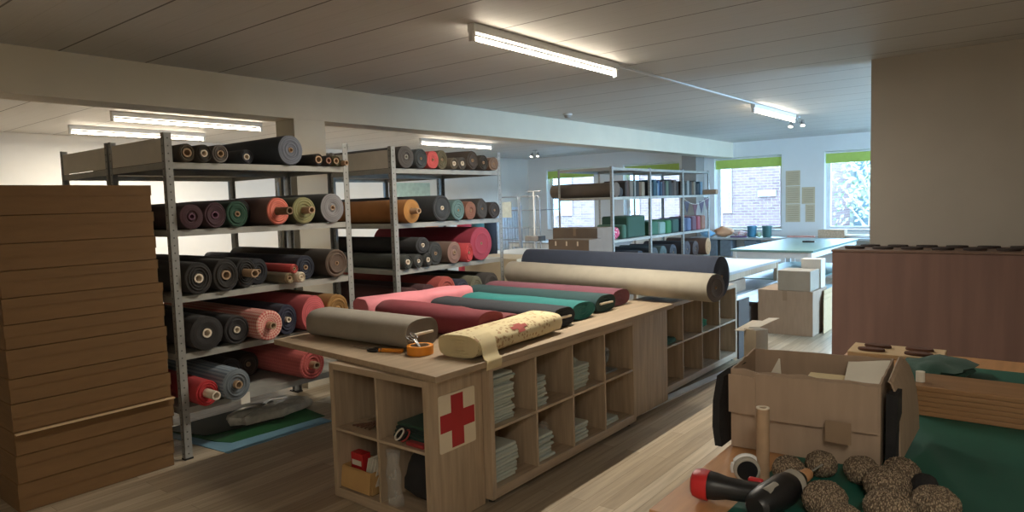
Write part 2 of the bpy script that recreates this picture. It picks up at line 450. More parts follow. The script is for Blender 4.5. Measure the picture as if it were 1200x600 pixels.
for k in range(9):
    a = k * 2.4; b.cyl((0.05, 0, 1.4 + k * .15), (math.cos(a) * 1.1, math.sin(a) * .7, 2.4 + k * .22), 0.04, 0.012, 6)
b.build('trunk', mat('bark', (110, 96, 84), 0.9, 0.2, 20), tr)
b = MB()
for k in range(900):
    p = Vector((random.gauss(0, .62), random.gauss(0, .5), 3.0 + random.gauss(0, .75)))
    u = Vector((random.uniform(-1, 1), random.uniform(-1, 1), random.uniform(-1, 1))).normalized() * 0.07
    w = u.orthogonal().normalized() * 0.045
    b.face([p - u, p + w, p + u, p - w])
b.build('foliage', mat('leaf_green', (98, 108, 84), 0.7, 0.2, 3), tr)

# ------------------------------------------------------------------ lights
def tube_light(lab, x, y0, y1, grp='fluorescent tube lights', k=1.0):
    t = thing('ceiling_light', lab, 'ceiling light', (x, y0, HC), 0, grp)
    L = y1 - y0
    MB().box(-0.028, 0.028, 0, L, -0.055, 0).build('housing', M_whitemetal, t, bevel=0.005)
    MB().cyl((0, 0.03, -0.09), (0, L - .03, -0.09), 0.0135, seg=16).build('tube', M_tubelight, t)
    l = bpy.data.lights.new('tube_glow', 'AREA'); l.shape = 'RECTANGLE'; l.size = .03; l.size_y = L - .08; l.energy = LAMP_P * k * L / 1.8; l.color = (1.0, .92, .78)
    o = bpy.data.objects.new('tube_glow', l); COL.objects.link(o); o.parent = t; o.location = (0, L / 2, -.106)
    for y in (0.012, L - .012):
        MB().box(-0.018, 0.018, y - .014, y + .014, -0.112, -0.05).build('lamp_holder', M_whitemetal, t, bevel=0.004)
    return t
tube_light('long fluorescent tube light on the ceiling above the wooden counter', -2.887, 3.28, 5.09)
tube_light('fluorescent tube light on the ceiling near the twin spotlight', -2.93, 8.5, 10.2)
tube_light('fluorescent tube light behind the beam above the first fabric rack', -8.05, 3.2, 5.0)
tube_light('fluorescent tube light deepest in the side bay, beyond the first rack', -9.55, 3.3, 5.02)
tube_light('fluorescent tube light behind the beam above the second fabric rack', -8.34, 8.1, 9.95)
tag(MB().box(-0.012, 0.012, 0, 3.4, -0.014, 0).build('cable_duct', M_whitemetal, None, (-2.91, 5.095, HC)), 'thin white cable duct on the ceiling linking the two tube lights', 'cable duct')
def spots(lab, x, y):
    t = thing('spotlight_bar', lab, 'spotlight', (x, y, HC))
    MB().cyl((0, 0, -0.02), (0, 0, 0), 0.05).build('ceiling_rose', M_chrome, t)
    MB().cyl((0, 0, -0.1), (0, 0, -0.02), 0.008).build('stem', M_chrome, t)
    for s in (-1, 1):
        b = MB(); b.cyl((s * .02, 0, -0.08), (s * .07, 0, -.08), 0.006)
        b.cyl((s * .075, 0.01, -0.06), (s * .085, -.03, -.14), 0.02, 0.036)
        h = b.build('lamp_head', M_chrome, t)
        MB().cyl((s * .085, -.03, -.141), (s * .0853, -.031, -.145), 0.028).build('bulb', M_spotlight, h)
tube_light('added unseen tube light on the ceiling behind the camera', 0.55, -1.9, -0.1, k=.75)  # out of view, added to brighten the near table and box
spots('twin chrome spotlight on the ceiling at the end of the far tube light', -2.975, 10.5)
spots('twin spotlight on the side bay ceiling near the roll cage trolley', -8.83, 12.0)
t = thing('smoke_detector', 'small round smoke detector on the ceiling beside the beam', 'smoke detector', (-4.98, 7.5, HC))
MB().cyl((0, 0, -0.018), (0, 0, 0), 0.06, 0.065, 20).build('base', M_whitemetal, t)
MB().cyl((0, 0, -0.05), (0, 0, -0.018), 0.035, 0.05, 20).build('sensor_cap', M_pillargrey, t)

# ------------------------------------------------------------------ racks
def rack(lab, x1, x0, y0, bays, shelves, H, first_side=True, post=M_steel, top_sides=True):
    """front face at x1, back at x0 (x0 < x1), bays: list of y post positions"""
    t = thing('storage_rack', lab, 'rack', (x1, y0, 0), 0, 'metal storage racks')
    D = x1 - x0
    ys = [y - y0 for y in bays]
    for y in ys:
        last = (y == ys[-1])
        for fx in (0, 1):
            b = MB()
            X = 0 if fx == 0 else -D
            s = 1 if fx == 0 else -1
            w = .052; th = .003
            yy0, yy1 = (y, y + w) if not last else (y - w, y)
            b.box(min(X, X - s * th), max(X, X - s * th), yy0, yy1, 0, H)
            yo = yy0 if not last else yy1 - th
            b.box(min(X, X - s * .04), max(X, X - s * .04), yo, yo + th, 0, H)
            for k in range(int(H / .05)):
                z = .04 + k * .05
                b.cyl((X + s * .0004, (yy0 + yy1) / 2, z), (X - s * .0002, (yy0 + yy1) / 2, z), .0055, seg=8, mi=1)
                b.cyl((X - s * .022, yo - .0004, z), (X - s * .022, yo + .0002, z), .0055, seg=8, mi=1)
            p = b.build('post', [post, M_hole], t)
            MB().box(min(X + s * .003, X - s * .043), max(X + s * .003, X - s * .043), yy0 - .003, yy1 + .003, -0.0, .012).build('foot', M_black, p)
    for z in shelves:
        for k in range(len(ys) - 1):
            a, c = ys[k] + (.003 if k else .004), ys[k + 1] - .004
            b = MB()
            b.box(-D + .004, -.004, a, c, z - .003, z)
            for (p, q) in ((-.007, -.0035), (-D + .0035, -D + .007)):
                b.box(p, q, a, c, z - .042, z - .003)
            for (p, q) in ((a, a + .003), (c - .003, c)):
                b.box(-D + .007, -.007, p, q, z - .042, z - .003)
            b.build('shelf', M_steelshelf, t)
    if top_sides:
        MB().box(-D + .045, -.045, 0.0035, 0.006, shelves[-1] + .003, H - .03).build('side_panel', mat('pale_sheet', (214, 208, 196), .5, .05, 6), t)
    return t
SH1 = [.35, .715, 1.10, 1.54, 1.985]
SH2 = [.35, .715, 1.09, 1.50, 1.985]
rack('grey metal rack of fabric rolls beside the tall stack of flat cartons', -4.517, -5.37, 2.10, [2.10, 3.57], SH1, 2.175)
rack('grey metal rack standing back to back behind the first fabric rack', -5.40, -6.30, 2.10, [2.10, 3.57], SH1, 2.175)
rack('grey metal rack of fabric rolls behind the pink and maroon bolts', -4.517, -5.37, 4.03, [4.03, 5.53], SH2, 2.175)
rack('grey metal rack standing back to back behind the second fabric rack', -5.40, -6.30, 4.03, [4.03, 5.53], SH2, 2.175)

# ------------------------------------------------------------------ fabric rolls
def roll(lab, grp, y, zs, ry, rz, col, L=1.45, x=-4.49, core=None, prot=0.0, col_end=None, kind='plain', col2=None, rot=0.0, coremat=None, seg=40, z_off=0.0, cat='fabric roll', lump=0.02):
    t = thing('fabric_roll', lab, cat, (x, y, zs + z_off), rot, grp)
    core = core if core is not None else min(ry, rz) * .33
    sd = random.random() * 50
    b = MB(); R = []
    nL = 9
    def rad(k, u):
        th = 2 * PI * k / seg
        sp = 1 - 0.035 * (k / seg) + lump * noise.noise(Vector((math.cos(th) * 1.2 + sd, math.sin(th) * 1.2, u * 2.6)))
        return th, sp
    def ring(xx, sc, u):
        out = []
        for k in range(seg):
            th, sp = rad(k, u)
            cy, cz = math.cos(th + 1.9) * ry * sp * sc, math.sin(th + 1.9) * rz * sp * sc
            cz = max(cz, -rz * .985)
            out.append((xx, cy, cz))
        return out
    xs = [-L + L * i / (nL - 1) for i in range(nL)]
    R = [ring(-L + .0, .9, 0)] + [ring(xx, 1 if 0 < i < nL - 1 else .985, i / nL) for i, xx in enumerate(xs)]
    b.rings(R, True, False, 0)
    E = [ring(xs[-1], .985, 8 / 9.)]
    nr = 7; cfrac = core / min(ry, rz)
    for i in range(1, nr + 1):
        f = 1 + (cfrac - 1) * i / nr
        E.append(ring(-.004 + .006 * (i % 2) + .006 * (random.random() - .5) + .010 * (1 - abs(2 * i / nr - 1)), f, 8 / 9.))
    E.append(ring(-.08, cfrac * .98, 8 / 9.))
    b.rings(E, False, False, 1)
    ce = col_end or tuple(min(255, int(v * 1.04) + 2) for v in col)
    b.build('cloth', [cloth(col, kind, col2), cloth(ce, 'layers') if kind != 'check' else cloth(col, 'check', col2)], t, (0, 0, rz), angle=50, remdup=True)
    if core > 0.008:
        MB().pipe((-.15, 0, 0), (max(prot, .004) + .002, 0, 0), core * .93, core * .62).build('core', coremat or M_core, t, (0, 0, rz))
    return t
G1 = 'fabric rolls on the first rack'; G2 = 'fabric rolls on the second rack'
s = SH1[4]
roll('thin charcoal roll with tan core on the top shelf, beside the corner post', G1, 2.235, s, .056, .062, (70, 62, 54), core=.032, col_end=(92, 82, 66))
roll('thin charcoal roll with pale core, second from the corner post, top shelf', G1, 2.350, s, .055, .062, (66, 60, 55), core=.026, coremat=M_coreW)
roll('thin grey roll with wide grey end, third from the corner post, top shelf', G1, 2.466, s, .058, .064, (86, 82, 80), core=.026, col_end=(128, 122, 118))
roll('thin slate roll set back on the top shelf against the big slate roll', G1, 2.70, s, .055, .055, (64, 68, 76), core=.024, x=-4.56, coremat=M_coreW)
roll('big slate blue roll on the top shelf of the first rack', G1, 3.02, s, .105, .112, (62, 70, 82), core=.02, col_end=(120, 126, 140))
roll('small dark roll with tan core just past the big slate roll', G1, 3.262, s, .046, .048, (46, 42, 38), core=.032)
roll('small dark roll with reddish core ring, top shelf near the second post', G1, 3.356, s, .040, .043, (52, 46, 40), core=.026, coremat=mat('reddish_core', (150, 110, 90), .8))
roll('small olive roll with tan core beside the second post, top shelf', G1, 3.428, s, .040, .043, (96, 92, 60), core=.026)
roll('thinnest roll, with a tan core sticking out at the second post', G1, 3.492, s, .024, .026, (92, 88, 60), core=.022, prot=.05)
s = SH1[3]
roll('dark maroon roll on the second shelf down, nearest the corner post', G1, 2.238, s, .080, .086, (58, 36, 40), core=.024, col_end=(74, 44, 50), coremat=mat('plum_core', (110, 74, 92), .7))
roll('dark plum roll next to the dark maroon one, second shelf down', G1, 2.400, s, .080, .092, (60, 40, 46), core=.028, col_end=(76, 48, 56), coremat=mat('plum_core', (110, 74, 92), .7))
roll('dark green roll on the second shelf down of the first rack', G1, 2.563, s, .082, .094, (28, 56, 44), core=.02, col_end=(38, 78, 60))
roll('dusky roll with a salmon pink end and a core sticking out', G1, 2.885, s, .096, .105, (112, 84, 80), core=.03, prot=.15, col_end=(236, 128, 108), coremat=mat('dark_core', (120, 96, 74), .8))
roll('olive green roll with its core sticking out, second shelf down', G1, 3.108, s, .104, .105, (88, 92, 66), core=.03, prot=.10, col_end=(150, 148, 100))
roll('grey spiral roll at the second post, second shelf down', G1, 3.372, s, .112, .118, (72, 74, 74), core=.022, col_end=(138, 136, 138))
roll('black roll lying behind the dark green roll, second shelf down', G1, 2.722, s, .070, .10, (40, 36, 36), x=-4.70, core=.02)
s = SH1[2]
roll('big black roll with squashed core, third shelf down by the corner post', G1, 2.258, s, .095, .112, (40, 36, 34), core=.034, coremat=M_coreW)
roll('big black roll with round core, second from the corner post, third shelf', G1, 2.452, s, .094, .115, (38, 35, 33), core=.036)
roll('black roll with a pale core sticking far out, third shelf down', G1, 2.635, s, .082, .110, (36, 34, 34), core=.032, prot=.12, x=-4.55)
roll('navy black roll behind the three thin rolls, third shelf down', G1, 2.80, s, .078, .10, (34, 35, 42), core=.02, x=-4.66)
roll('thin tan roll under the red one on the third shelf down', G1, 2.936, s, .041, .043, (120, 106, 84), core=.02, col_end=(178, 160, 126), x=-4.47)
roll('thin white paper roll beside the tan one, third shelf down', G1, 3.024, s, .040, .042, (214, 196, 176), core=.018, col_end=(226, 212, 190), x=-4.45, coremat=M_coreW)
roll('thin red roll resting on the tan and white rolls', G1, 2.980, s, .036, .036, (190, 64, 62), core=.014, col_end=(206, 90, 84), x=-4.47, z_off=.0735)
roll('navy roll pushed in next to the thin white roll', G1, 3.17, s, .085, .098, (40, 44, 58), core=.02, x=-4.60)
roll('dark brown spiral roll at the second post, third shelf down', G1, 3.385, s, .108, .115, (62, 52, 44), core=.018, col_end=(96, 78, 64))
s = SH1[1]
roll('black roll with pale core on the fourth shelf down by the corner post', G1, 2.290, s, .118, .120, (40, 36, 35), core=.034, coremat=M_coreW)
roll('black roll squeezed against the red striped roll, fourth shelf down', G1, 2.512, s, .095, .105, (38, 35, 36), core=.026, coremat=M_coreW, x=-4.50)
roll('red and white striped roll on the fourth shelf of the first rack', G1, 2.718, s, .106, .112, (206, 84, 84), core=.028, kind='check', col2=(226, 186, 168), prot=.05, x=-4.42)
roll('navy roll with a pale core next to the striped roll', G1, 2.912, s, .083, .118, (38, 42, 62), core=.022, coremat=M_coreW, prot=.02)
roll('coral pink roll with bunched cloth on the fourth shelf down', G1, 3.112, s, .108, .140, (206, 92, 96), core=.02, lump=.12, x=-4.44)
roll('mustard roll at the second post, fourth shelf down', G1, 3.345, s, .105, .130, (150, 108, 52), core=.02, lump=.1, x=-4.45)
s = SH1[0]
roll('bright red roll with a white core sticking out, lowest shelf', G1, 2.240, s, .082, .090, (190, 40, 46), core=.032, prot=.12, coremat=M_coreW, x=-4.44)
roll('pale blue ribbed roll on the lowest shelf beside the bright red one', G1, 2.430, s, .104, .112, (150, 166, 178), core=.03, kind='stripe', col2=(108, 124, 140), col_end=(112, 122, 130), prot=.03, x=-4.40)
roll('dark slate roll pushed far back on the lowest shelf', G1, 2.64, s, .095, .10, (52, 52, 56), core=.02, x=-4.85)
roll('dark brown roll pushed far back on the lowest shelf', G1, 2.84, s, .09, .10, (62, 50, 46), core=.02, x=-4.95)
roll('coral red checked roll with crumpled end on the lowest shelf', G1, 3.06, s, .112, .118, (196, 90, 88), core=.03, kind='check', col2=(206, 106, 100), prot=.06, lump=.08, x=-4.42)
s = SH2[4]
roll('charcoal roll on the top shelf of the second rack, by its first post', G2, 4.182, s, .095, .100, (62, 58, 56), core=.022, col_end=(84, 80, 78), coremat=mat('grey_core', (150, 148, 140), .8))
roll('dark slate roll beside the charcoal roll on the second rack', G2, 4.362, s, .083, .092, (60, 66, 70), core=.012)
roll('coral red roll on the top shelf of the second rack', G2, 4.515, s, .075, .085, (205, 84, 82), core=.012, lump=.08)
roll('olive roll behind the coral red one, second rack top shelf', G2, 4.665, s, .073, .092, (100, 94, 72), core=.012, x=-4.52)
roll('thin brown roll with pale core, second rack top shelf', G2, 4.795, s, .055, .058, (98, 88, 74), core=.024, coremat=M_coreW)
roll('thin grey roll with pale core, second rack top shelf', G2, 4.912, s, .058, .062, (90, 86, 80), core=.024, coremat=M_coreW)
roll('dark brown roll with peaked cloth, second rack top shelf', G2, 5.060, s, .085, .095, (74, 64, 58), core=.018, lump=.14)
roll('black brown roll next to the tan roll, second rack top shelf', G2, 5.225, s, .075, .078, (58, 52, 48), core=.016)
roll('tan roll at the far post of the second rack, top shelf', G2, 5.385, s, .078, .070, (128, 102, 84), core=.014, lump=.08)
s = SH2[3]
roll('orange brown roll with core sticking out on the second rack', G2, 4.187, s, .098, .108, (176, 116, 56), core=.028, prot=.09, col_end=(188, 132, 66), x=-4.45)
roll('big slate black roll beside the orange brown roll', G2, 4.61, s, .120, .125, (56, 60, 64), core=.022, coremat=M_coreW)
roll('slate roll lying behind the orange brown and slate black rolls', G2, 4.388, s, .095, .112, (58, 60, 64), core=.02, x=-4.65)
roll('grey teal roll on the second shelf down of the second rack', G2, 4.83, s, .090, .100, (100, 132, 132), core=.012, lump=.05)
roll('rust brown roll next to the grey teal roll', G2, 5.008, s, .082, .092, (140, 92, 74), core=.012, lump=.08)
roll('dark grey roll past the rust brown roll', G2, 5.180, s, .082, .105, (70, 66, 64), core=.012, lump=.12)
roll('black roll at the far post, second shelf down of the second rack', G2, 5.370, s, .09, .085, (58, 54, 54), core=.012, lump=.08)
s = SH2[2]
roll('flat charcoal roll with pale core, third shelf of the second rack', G2, 4.150, s, .062, .068, (62, 66, 62), core=.026, coremat=M_coreW)
roll('flat charcoal roll with small core, middle of three on the third shelf', G2, 4.28, s, .058, .066, (60, 62, 60), core=.018, coremat=M_coreW)
roll('flat charcoal roll with core, last of three on the third shelf', G2, 4.402, s, .058, .068, (58, 60, 60), core=.024, coremat=M_coreW)
roll('black roll with pale core lying on top of the flat charcoal rolls', G2, 4.342, s, .085, .075, (50, 50, 52), core=.02, coremat=M_coreW, z_off=.13)
roll('slate roll between the charcoal rolls and the grey brown roll', G2, 4.560, s, .093, .112, (56, 58, 58), core=.018, x=-4.55)
roll('grey brown roll beside the raspberry roll', G2, 4.755, s, .095, .108, (120, 96, 86), core=.02, col_end=(150, 116, 104))
roll('small red roll with loose cloth under the raspberry roll', G2, 4.918, s, .062, .095, (190, 64, 70), core=.012, lump=.2, x=-4.45)
roll('big raspberry red roll on the third shelf of the second rack', G2, 5.150, s, .165, .170, (152, 44, 66), core=.014, col_end=(186, 66, 88))
s = SH2[1]
roll('dark maroon roll by the first post, fourth shelf of the second rack', G2, 4.19, s, .10, .105, (80, 42, 44), core=.02)
roll('dark wine roll next to the maroon one on the fourth shelf', G2, 4.395, s, .10, .11, (74, 40, 44), core=.02)
roll('coral roll under loose cloth, fourth shelf of the second rack', G2, 4.63, s, .118, .135, (178, 78, 72), core=.02, lump=.1)
roll('navy roll on the fourth shelf of the second rack', G2, 4.855, s, .09, .11, (52, 56, 76), core=.02)
roll('olive grey roll on the fourth shelf of the second rack', G2, 5.06, s, .095, .115, (112, 110, 92), core=.02, lump=.1)
roll('dark grey roll at the far post, fourth shelf of the second rack', G2, 5.29, s, .11, .12, (72, 68, 66), core=.02)

# sheets and a wrapped bundle on the floor under the first rack
def sheet(name, lab, pts, z0, z1, m, cat):
    return tag(MB().prism(pts, z0, z1).build(name, m), lab, cat)
sheet('blue_sheet', 'flat blue sheet on the floor under the first rack', [(-5.2, 2.25), (-4.395, 2.335), (-4.375, 3.18), (-5.2, 3.2)], 0.0, .004, M_blue, 'sheet')
sheet('green_sheet', 'flat green sheet lying on the blue sheet under the first rack', [(-5.2, 2.32), (-4.70, 2.40), (-4.57, 2.46), (-4.52, 3.22), (-5.2, 3.3)], .0045, .008, M_gsheet, 'sheet')
sheet('dark_green_sheet', 'dark green sheet beneath the plastic wrapped bundle', [(-5.28, 2.30), (-4.86, 2.42), (-4.74, 3.0), (-5.28, 3.28)], .0085, .014, M_dgsheet, 'sheet')
t = thing('wrapped_bundle', 'flat bundle wrapped in clear plastic under the first rack', 'bundle', (-4.93, 3.0, .0145))
b = MB(); n = 22; R = []
for (zz, sc) in ((0, .96), (.03, 1.0), (.06, .97), (.075, .8), (.08, .4)):
    R.append([(math.cos(2 * PI * k / n) * .17 * sc * (1 + .12 * math.sin(5 * k)), math.sin(2 * PI * k / n) * .36 * sc * (1 + .07 * math.cos(3.3 * k)), zz + (.008 * math.sin(2.7 * k) if zz else 0)) for k in range(n)])
b.rings(R).build('wrapping', mat('crinkled_plastic', (186, 180, 168), .22, .25, 14, .7, 20), t)
MB().prism([(.14, .32), (.27, .38), (.25, .56), (.08, .5)], .03, .034).build('plastic_end', mat('crinkled_plastic', (186, 180, 168)), t)
tag(MB().prism([(0, 0), (.002, .07), (.002, .07), (.002, 0)][:3] + [(-.001, .035)], 0, .08).build('paper_tag', M_paper, None, (-4.5185, 2.52, .275)), 'small white paper tag hanging beside the pale blue ribbed roll', 'tag')

# ------------------------------------------------------------------ stack of flat cartons
Z = [0, .166, .33, .462, .621, .761, .925, 1.063, 1.21, 1.361, 1.51, 1.666, 1.834]
for i in range(12):
    z0, z1 = Z[i] + .001, Z[i + 1] - .001
    j = [0, .0, .012, .004, .0, .004, .0, .002, -.02, -.022, -.024, -.028][i]
    xj = [.0, .01, .02, .012, .006, .004, 0, 0, .0, -.002, -.004, -.006][i]
    t = thing('cardboard_carton', 'brown flat carton, %s of the tall stack beside the first rack' % ordinal(i, 12), 'carton', (-4.80 + xj, 1.59, z0), 0, 'brown cartons stacked beside the first rack')
    h = z1 - z0
    b = MB(); b.box(-.30, .30, -.43, .43 + j, 0, h)
    b.build('carton_body', M_card, t, bevel=.004)
    # lid flap line: an overlapping lid a finger down the sides
    b = MB(); lip = h * .38 if i % 3 else h * .5
    b.box(.3003, .304, -.432, .432 + j, h - lip, h + .0004)
    b.box(-.30, .304, .4303 + j, .433 + j, h - lip, h + .0004)
    b.build('lid', M_card, t)
    if i in (2,):
        MB().box(.302, .335, -.43, .44, h - .006, h).build('flap', M_cardedge, t)

# ------------------------------------------------------------------ counter
def shelf_unit(lab, origin, rotz, W, D, H, cols, rows, z0=.03, back=True, mats=None, outer=.036, cat='shelf unit'):
    """local: opening faces -y, x 0..W, y 0..D"""
    t = thing('shelf_unit', lab, cat, origin, rotz, 'oak cube shelf units')
    o, i = outer, .016
    MB().box(0, o, 0, D, z0, H).build('side_panel', M_oakZ, t, bevel=.002)
    MB().box(W - o, W, 0, D, z0, H).build('side_panel', M_oakZ, t, bevel=.002)
    MB().box(o, W - o, 0, D, H - o, H).build('top_panel', M_oakX, t, bevel=.002)
    MB().box(o, W - o, 0, D, z0, z0 + o + .02).build('bottom_panel', M_oakX, t, bevel=.002)
    zz0, zz1 = z0 + o + .02, H - o
    cw = (W - 2 * o) / cols
    for k in range(1, cols):
        MB().box(o + k * cw - i / 2, o + k * cw + i / 2, .002, D - .01, zz0, zz1).build('divider', M_oakZ, t, bevel=.0015)
    for r in range(1, rows):
        z = zz0 + (zz1 - zz0) * r / rows
        for k in range(cols):
            MB().box(o + k * cw + (i / 2 if k else 0), o + (k + 1) * cw - (i / 2 if k < cols - 1 else 0), .003, D - .01, z - i / 2, z + i / 2).build('shelf', M_oakX, t, bevel=.0015)
    if back:
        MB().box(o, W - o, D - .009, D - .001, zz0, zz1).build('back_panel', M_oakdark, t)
    for (x, y) in ((.05, .05), (W - .05, .05), (.05, D - .05), (W - .05, D - .05)):
        MB().cyl((x, y, 0), (x, y, z0 + .001), .02).build('foot', M_black, t)
    return t
U1Y0, U1Y1, U1X = 2.745, 4.385, -2.37
shelf_unit('two by two oak cube unit at the near end of the counter', (-3.21, 2.33, 0), 0, .79, .41, .78, 2, 2, z0=.004)
shelf_unit('four column oak cube unit holding stacks of folded pale cloths', (U1X, U1Y0, 0), PI / 2, U1Y1 - U1Y0, .39, .78, 4, 2)
shelf_unit('oak cube unit on the rack side of the counter', (-3.72, U1Y1, 0), -PI / 2, 1.55, .39, .78, 4, 2)
shelf_unit('oak cube unit with a plain closed end facing the aisle', (-3.17, 4.41, 0), 0, .76, .58, .78, 2, 2)
shelf_unit('four column oak cube unit under the beige and navy rolls', (-2.49, 5.02, 0), PI / 2, 1.72, .39, .775, 4, 2)
t = thing('worktop', 'oak veneer worktop covering the counter units', 'worktop', (0, 0, 0))
MB().prism([(-2.352, 2.325), (-2.352, 5.0), (-3.98, 5.02), (-3.96, 2.46)], .7815, .815).build('top_board', M_top, t, bevel=.003)
# red cross sign
t = thing('sign', 'white sign with a red cross on the end panel of the counter', 'sign', (-2.4195, 2.40, .385))
b = MB(); W, H = .275, .30
pts = []
def rr(x0, x1, z0, z1, r=.012, n=4):
    P = []
    for (cx, cz, a0) in ((x1 - r, z1 - r, 0), (x0 + r, z1 - r, PI / 2), (x0 + r, z0 + r, PI), (x1 - r, z0 + r, 1.5 * PI)):
        for k in range(n + 1):
            a = a0 + PI / 2 * k / n; P.append((cx + r * math.cos(a), cz + r * math.sin(a)))
    return P
P = rr(0, W, 0, H)
b.rings([[(0.0005, p[0], p[1]) for p in P], [(.004, p[0], p[1]) for p in P]]).build('sign_plate', M_signwhite, t)
c = [(.09, .012), (.182, .012), (.182, .105), (.268, .105), (.268, .198), (.182, .198), (.182, .288), (.09, .288), (.09, .198), (.008, .198), (.008, .105), (.09, .105)]
MB().rings([[(.0042, p[0], p[1]) for p in c], [(.005, p[0], p[1]) for p in c]]).build('red_cross', M_signred, t)

# folded cloths in the cells
CW = (U1Y1 - U1Y0 - .072) / 4
ZB, ZM = .0865, .4225
def folded(lab, grp, x, y, z, w, d, h, col, rot=0.0):
    t = MB()
    n = 8; P = []
    for k in range(n + 1):           # rounded fold at the front
        a = -PI / 2 + PI * k / n; P.append((h / 2 * math.cos(a) * .9, h / 2 + h / 2 * math.sin(a)))
    P += [(-d, h), (-d, 0)]
    t.rings([[(p[0], yy, p[1]) for p in P] for yy in (0, w)])
    o = t.build('folded_cloth', cloth(col), None, (x, y, z), rot=(0, 0, rot))
    return tag(o, lab, 'folded cloth', grp)
def pile(where, grp, col, z, n, h, w=.205, xoff=-.045, yoff=.008, cols=((196, 204, 194), (182, 192, 184))):
    y0 = U1Y0 + .036 + CW * col + (.008 if col else 0)
    for i in range(n):
        folded('folded pale cloth, %s of %s' % (ordinal(i, n), where), grp, U1X + xoff + random.uniform(-.012, .012), y0 + yoff + random.uniform(0, .010), z + i * (h + .0006), w + random.uniform(-.012, .012), .26, h, cols[i % 2])
pile('the tallest stack beside the sign', 'folded cloths, tallest stack', 0, ZM, 17, .0158)
pile('the stack below the tallest one', 'folded cloths, stack below the tallest', 0, ZB, 9, .0215, .215)
pile('the upper stack, second column', 'folded cloths, second column top', 1, ZM, 12, .0145, .12)
pile('the lower stack, second column', 'folded cloths, second column bottom', 1, ZB, 7, .021, .17)
pile('the upper stack, third column', 'folded cloths, third column top', 2, ZM, 9, .0175, .21)
pile('the lower stack, third column', 'folded cloths, third column bottom', 2, ZB, 5, .022, .18)
pile('the low pile, last column', 'folded cloths, last column bottom', 3, ZB, 2, .02, .2)
y2 = U1Y0 + .036 + CW * 2
t = thing('crumpled_cloth', 'crumpled pale cloth on top of the upper third column stack', 'cloth', (U1X - .17, y2 + .125, ZM + 9 * .0181 + .001))
b = MB(); R = []
for (zz, sc) in ((0, 1), (.02, 1.02), (.04, .75), (.055, .35)):
    R.append([(math.cos(2 * PI * k / 18) * .10 * sc * (1 + .15 * math.sin(4 * k)), math.sin(2 * PI * k / 18) * .09 * sc * (1 + .12 * math.cos(5 * k)), zz + (.012 * math.sin(3.1 * k) if zz > .03 else 0)) for k in range(18)])
b.rings(R).build('cloth', cloth((176, 184, 178)), t)
# tangle of grey cord in the last column
t = thing('cord_bundle', 'tangled bundle of grey cord loops in the top cell of the last column', 'cord', (U1X - .14, U1Y0 + .036 + CW * 3.5, ZM))
b = MB()
for k in range(12):
    cx, cy = random.uniform(-.05, .03), random.uniform(-.09, .09); r = random.uniform(.05, .075); tl = random.uniform(-.5, .5)
    pts = [(cx + math.sin(a) * r * .3 * math.cos(tl), cy + math.cos(a) * r * .7, .10 + math.sin(a) * r * 1.1 + .005) for a in [2 * PI * q / 16 for q in range(16)]]
    b.sweep(pts, .005, 5, closed=True)
b.box(-.08, .05, -.12, .12, 0, .012)
b.build('cord', mat('grey_cord', (150, 156, 160), .7, .15, 30), t)
# small plastic bag on the lower second column
def blob(name, lab, cat, loc, rx, ry, rz, m, seed=0, amp=.25, n=18, k=8, grp=None):
    b = MB(); R = []
    for i in range(k + 1):
        ph = -PI / 2 + PI * i / k
        row = []
        for j in range(n):
            th = 2 * PI * j / n
            p = Vector((math.cos(ph) * math.cos(th), math.cos(ph) * math.sin(th), math.sin(ph)))
            f = 1 + amp * noise.noise(p * 1.7 + Vector((seed, seed * .7, 0)))
            row.append((p.x * rx * f, p.y * ry * f, max(0, rz + p.z * rz * (f if p.z > 0 else 1))))
        R.append(row)
    R[0] = [(p[0], p[1], 0) for p in R[1]]
    R[0] = [(p[0] * .8, p[1] * .8, 0) for p in R[0]]
    b.rings(R)
    return tag(b.build(name, m, None, loc, remdup=True, angle=70), lab, cat, grp)
blob('plastic_bag', 'small clear plastic bag in the lower cell of the second column', 'bag', (U1X - .16, U1Y0 + .036 + CW * 1.68, ZB), .06, .045, .085, M_film, 3, .5)
# green cloths in the unit under the rolls
folded('green folded cloth in the first upper cell under the beige roll', None, -2.53, 5.10, .42, .26, .22, .05, (24, 84, 62))
blob('cloth_bundle', 'crumpled green cloth in the third upper cell under the beige roll', 'cloth', (-2.62, 6.02, .42), .09, .12, .06, cloth((22, 110, 74)), 5, .5)
# white strip on the floor in front of the unit
tag(MB().prism([(-2.545, 4.66), (-2.452, 4.62), (-2.33, 6.9), (-2.37, 6.9)], 0, .012).build('floor_strip', M_whitemetal), 'loose white strip lying along the foot of the counter', 'strip')

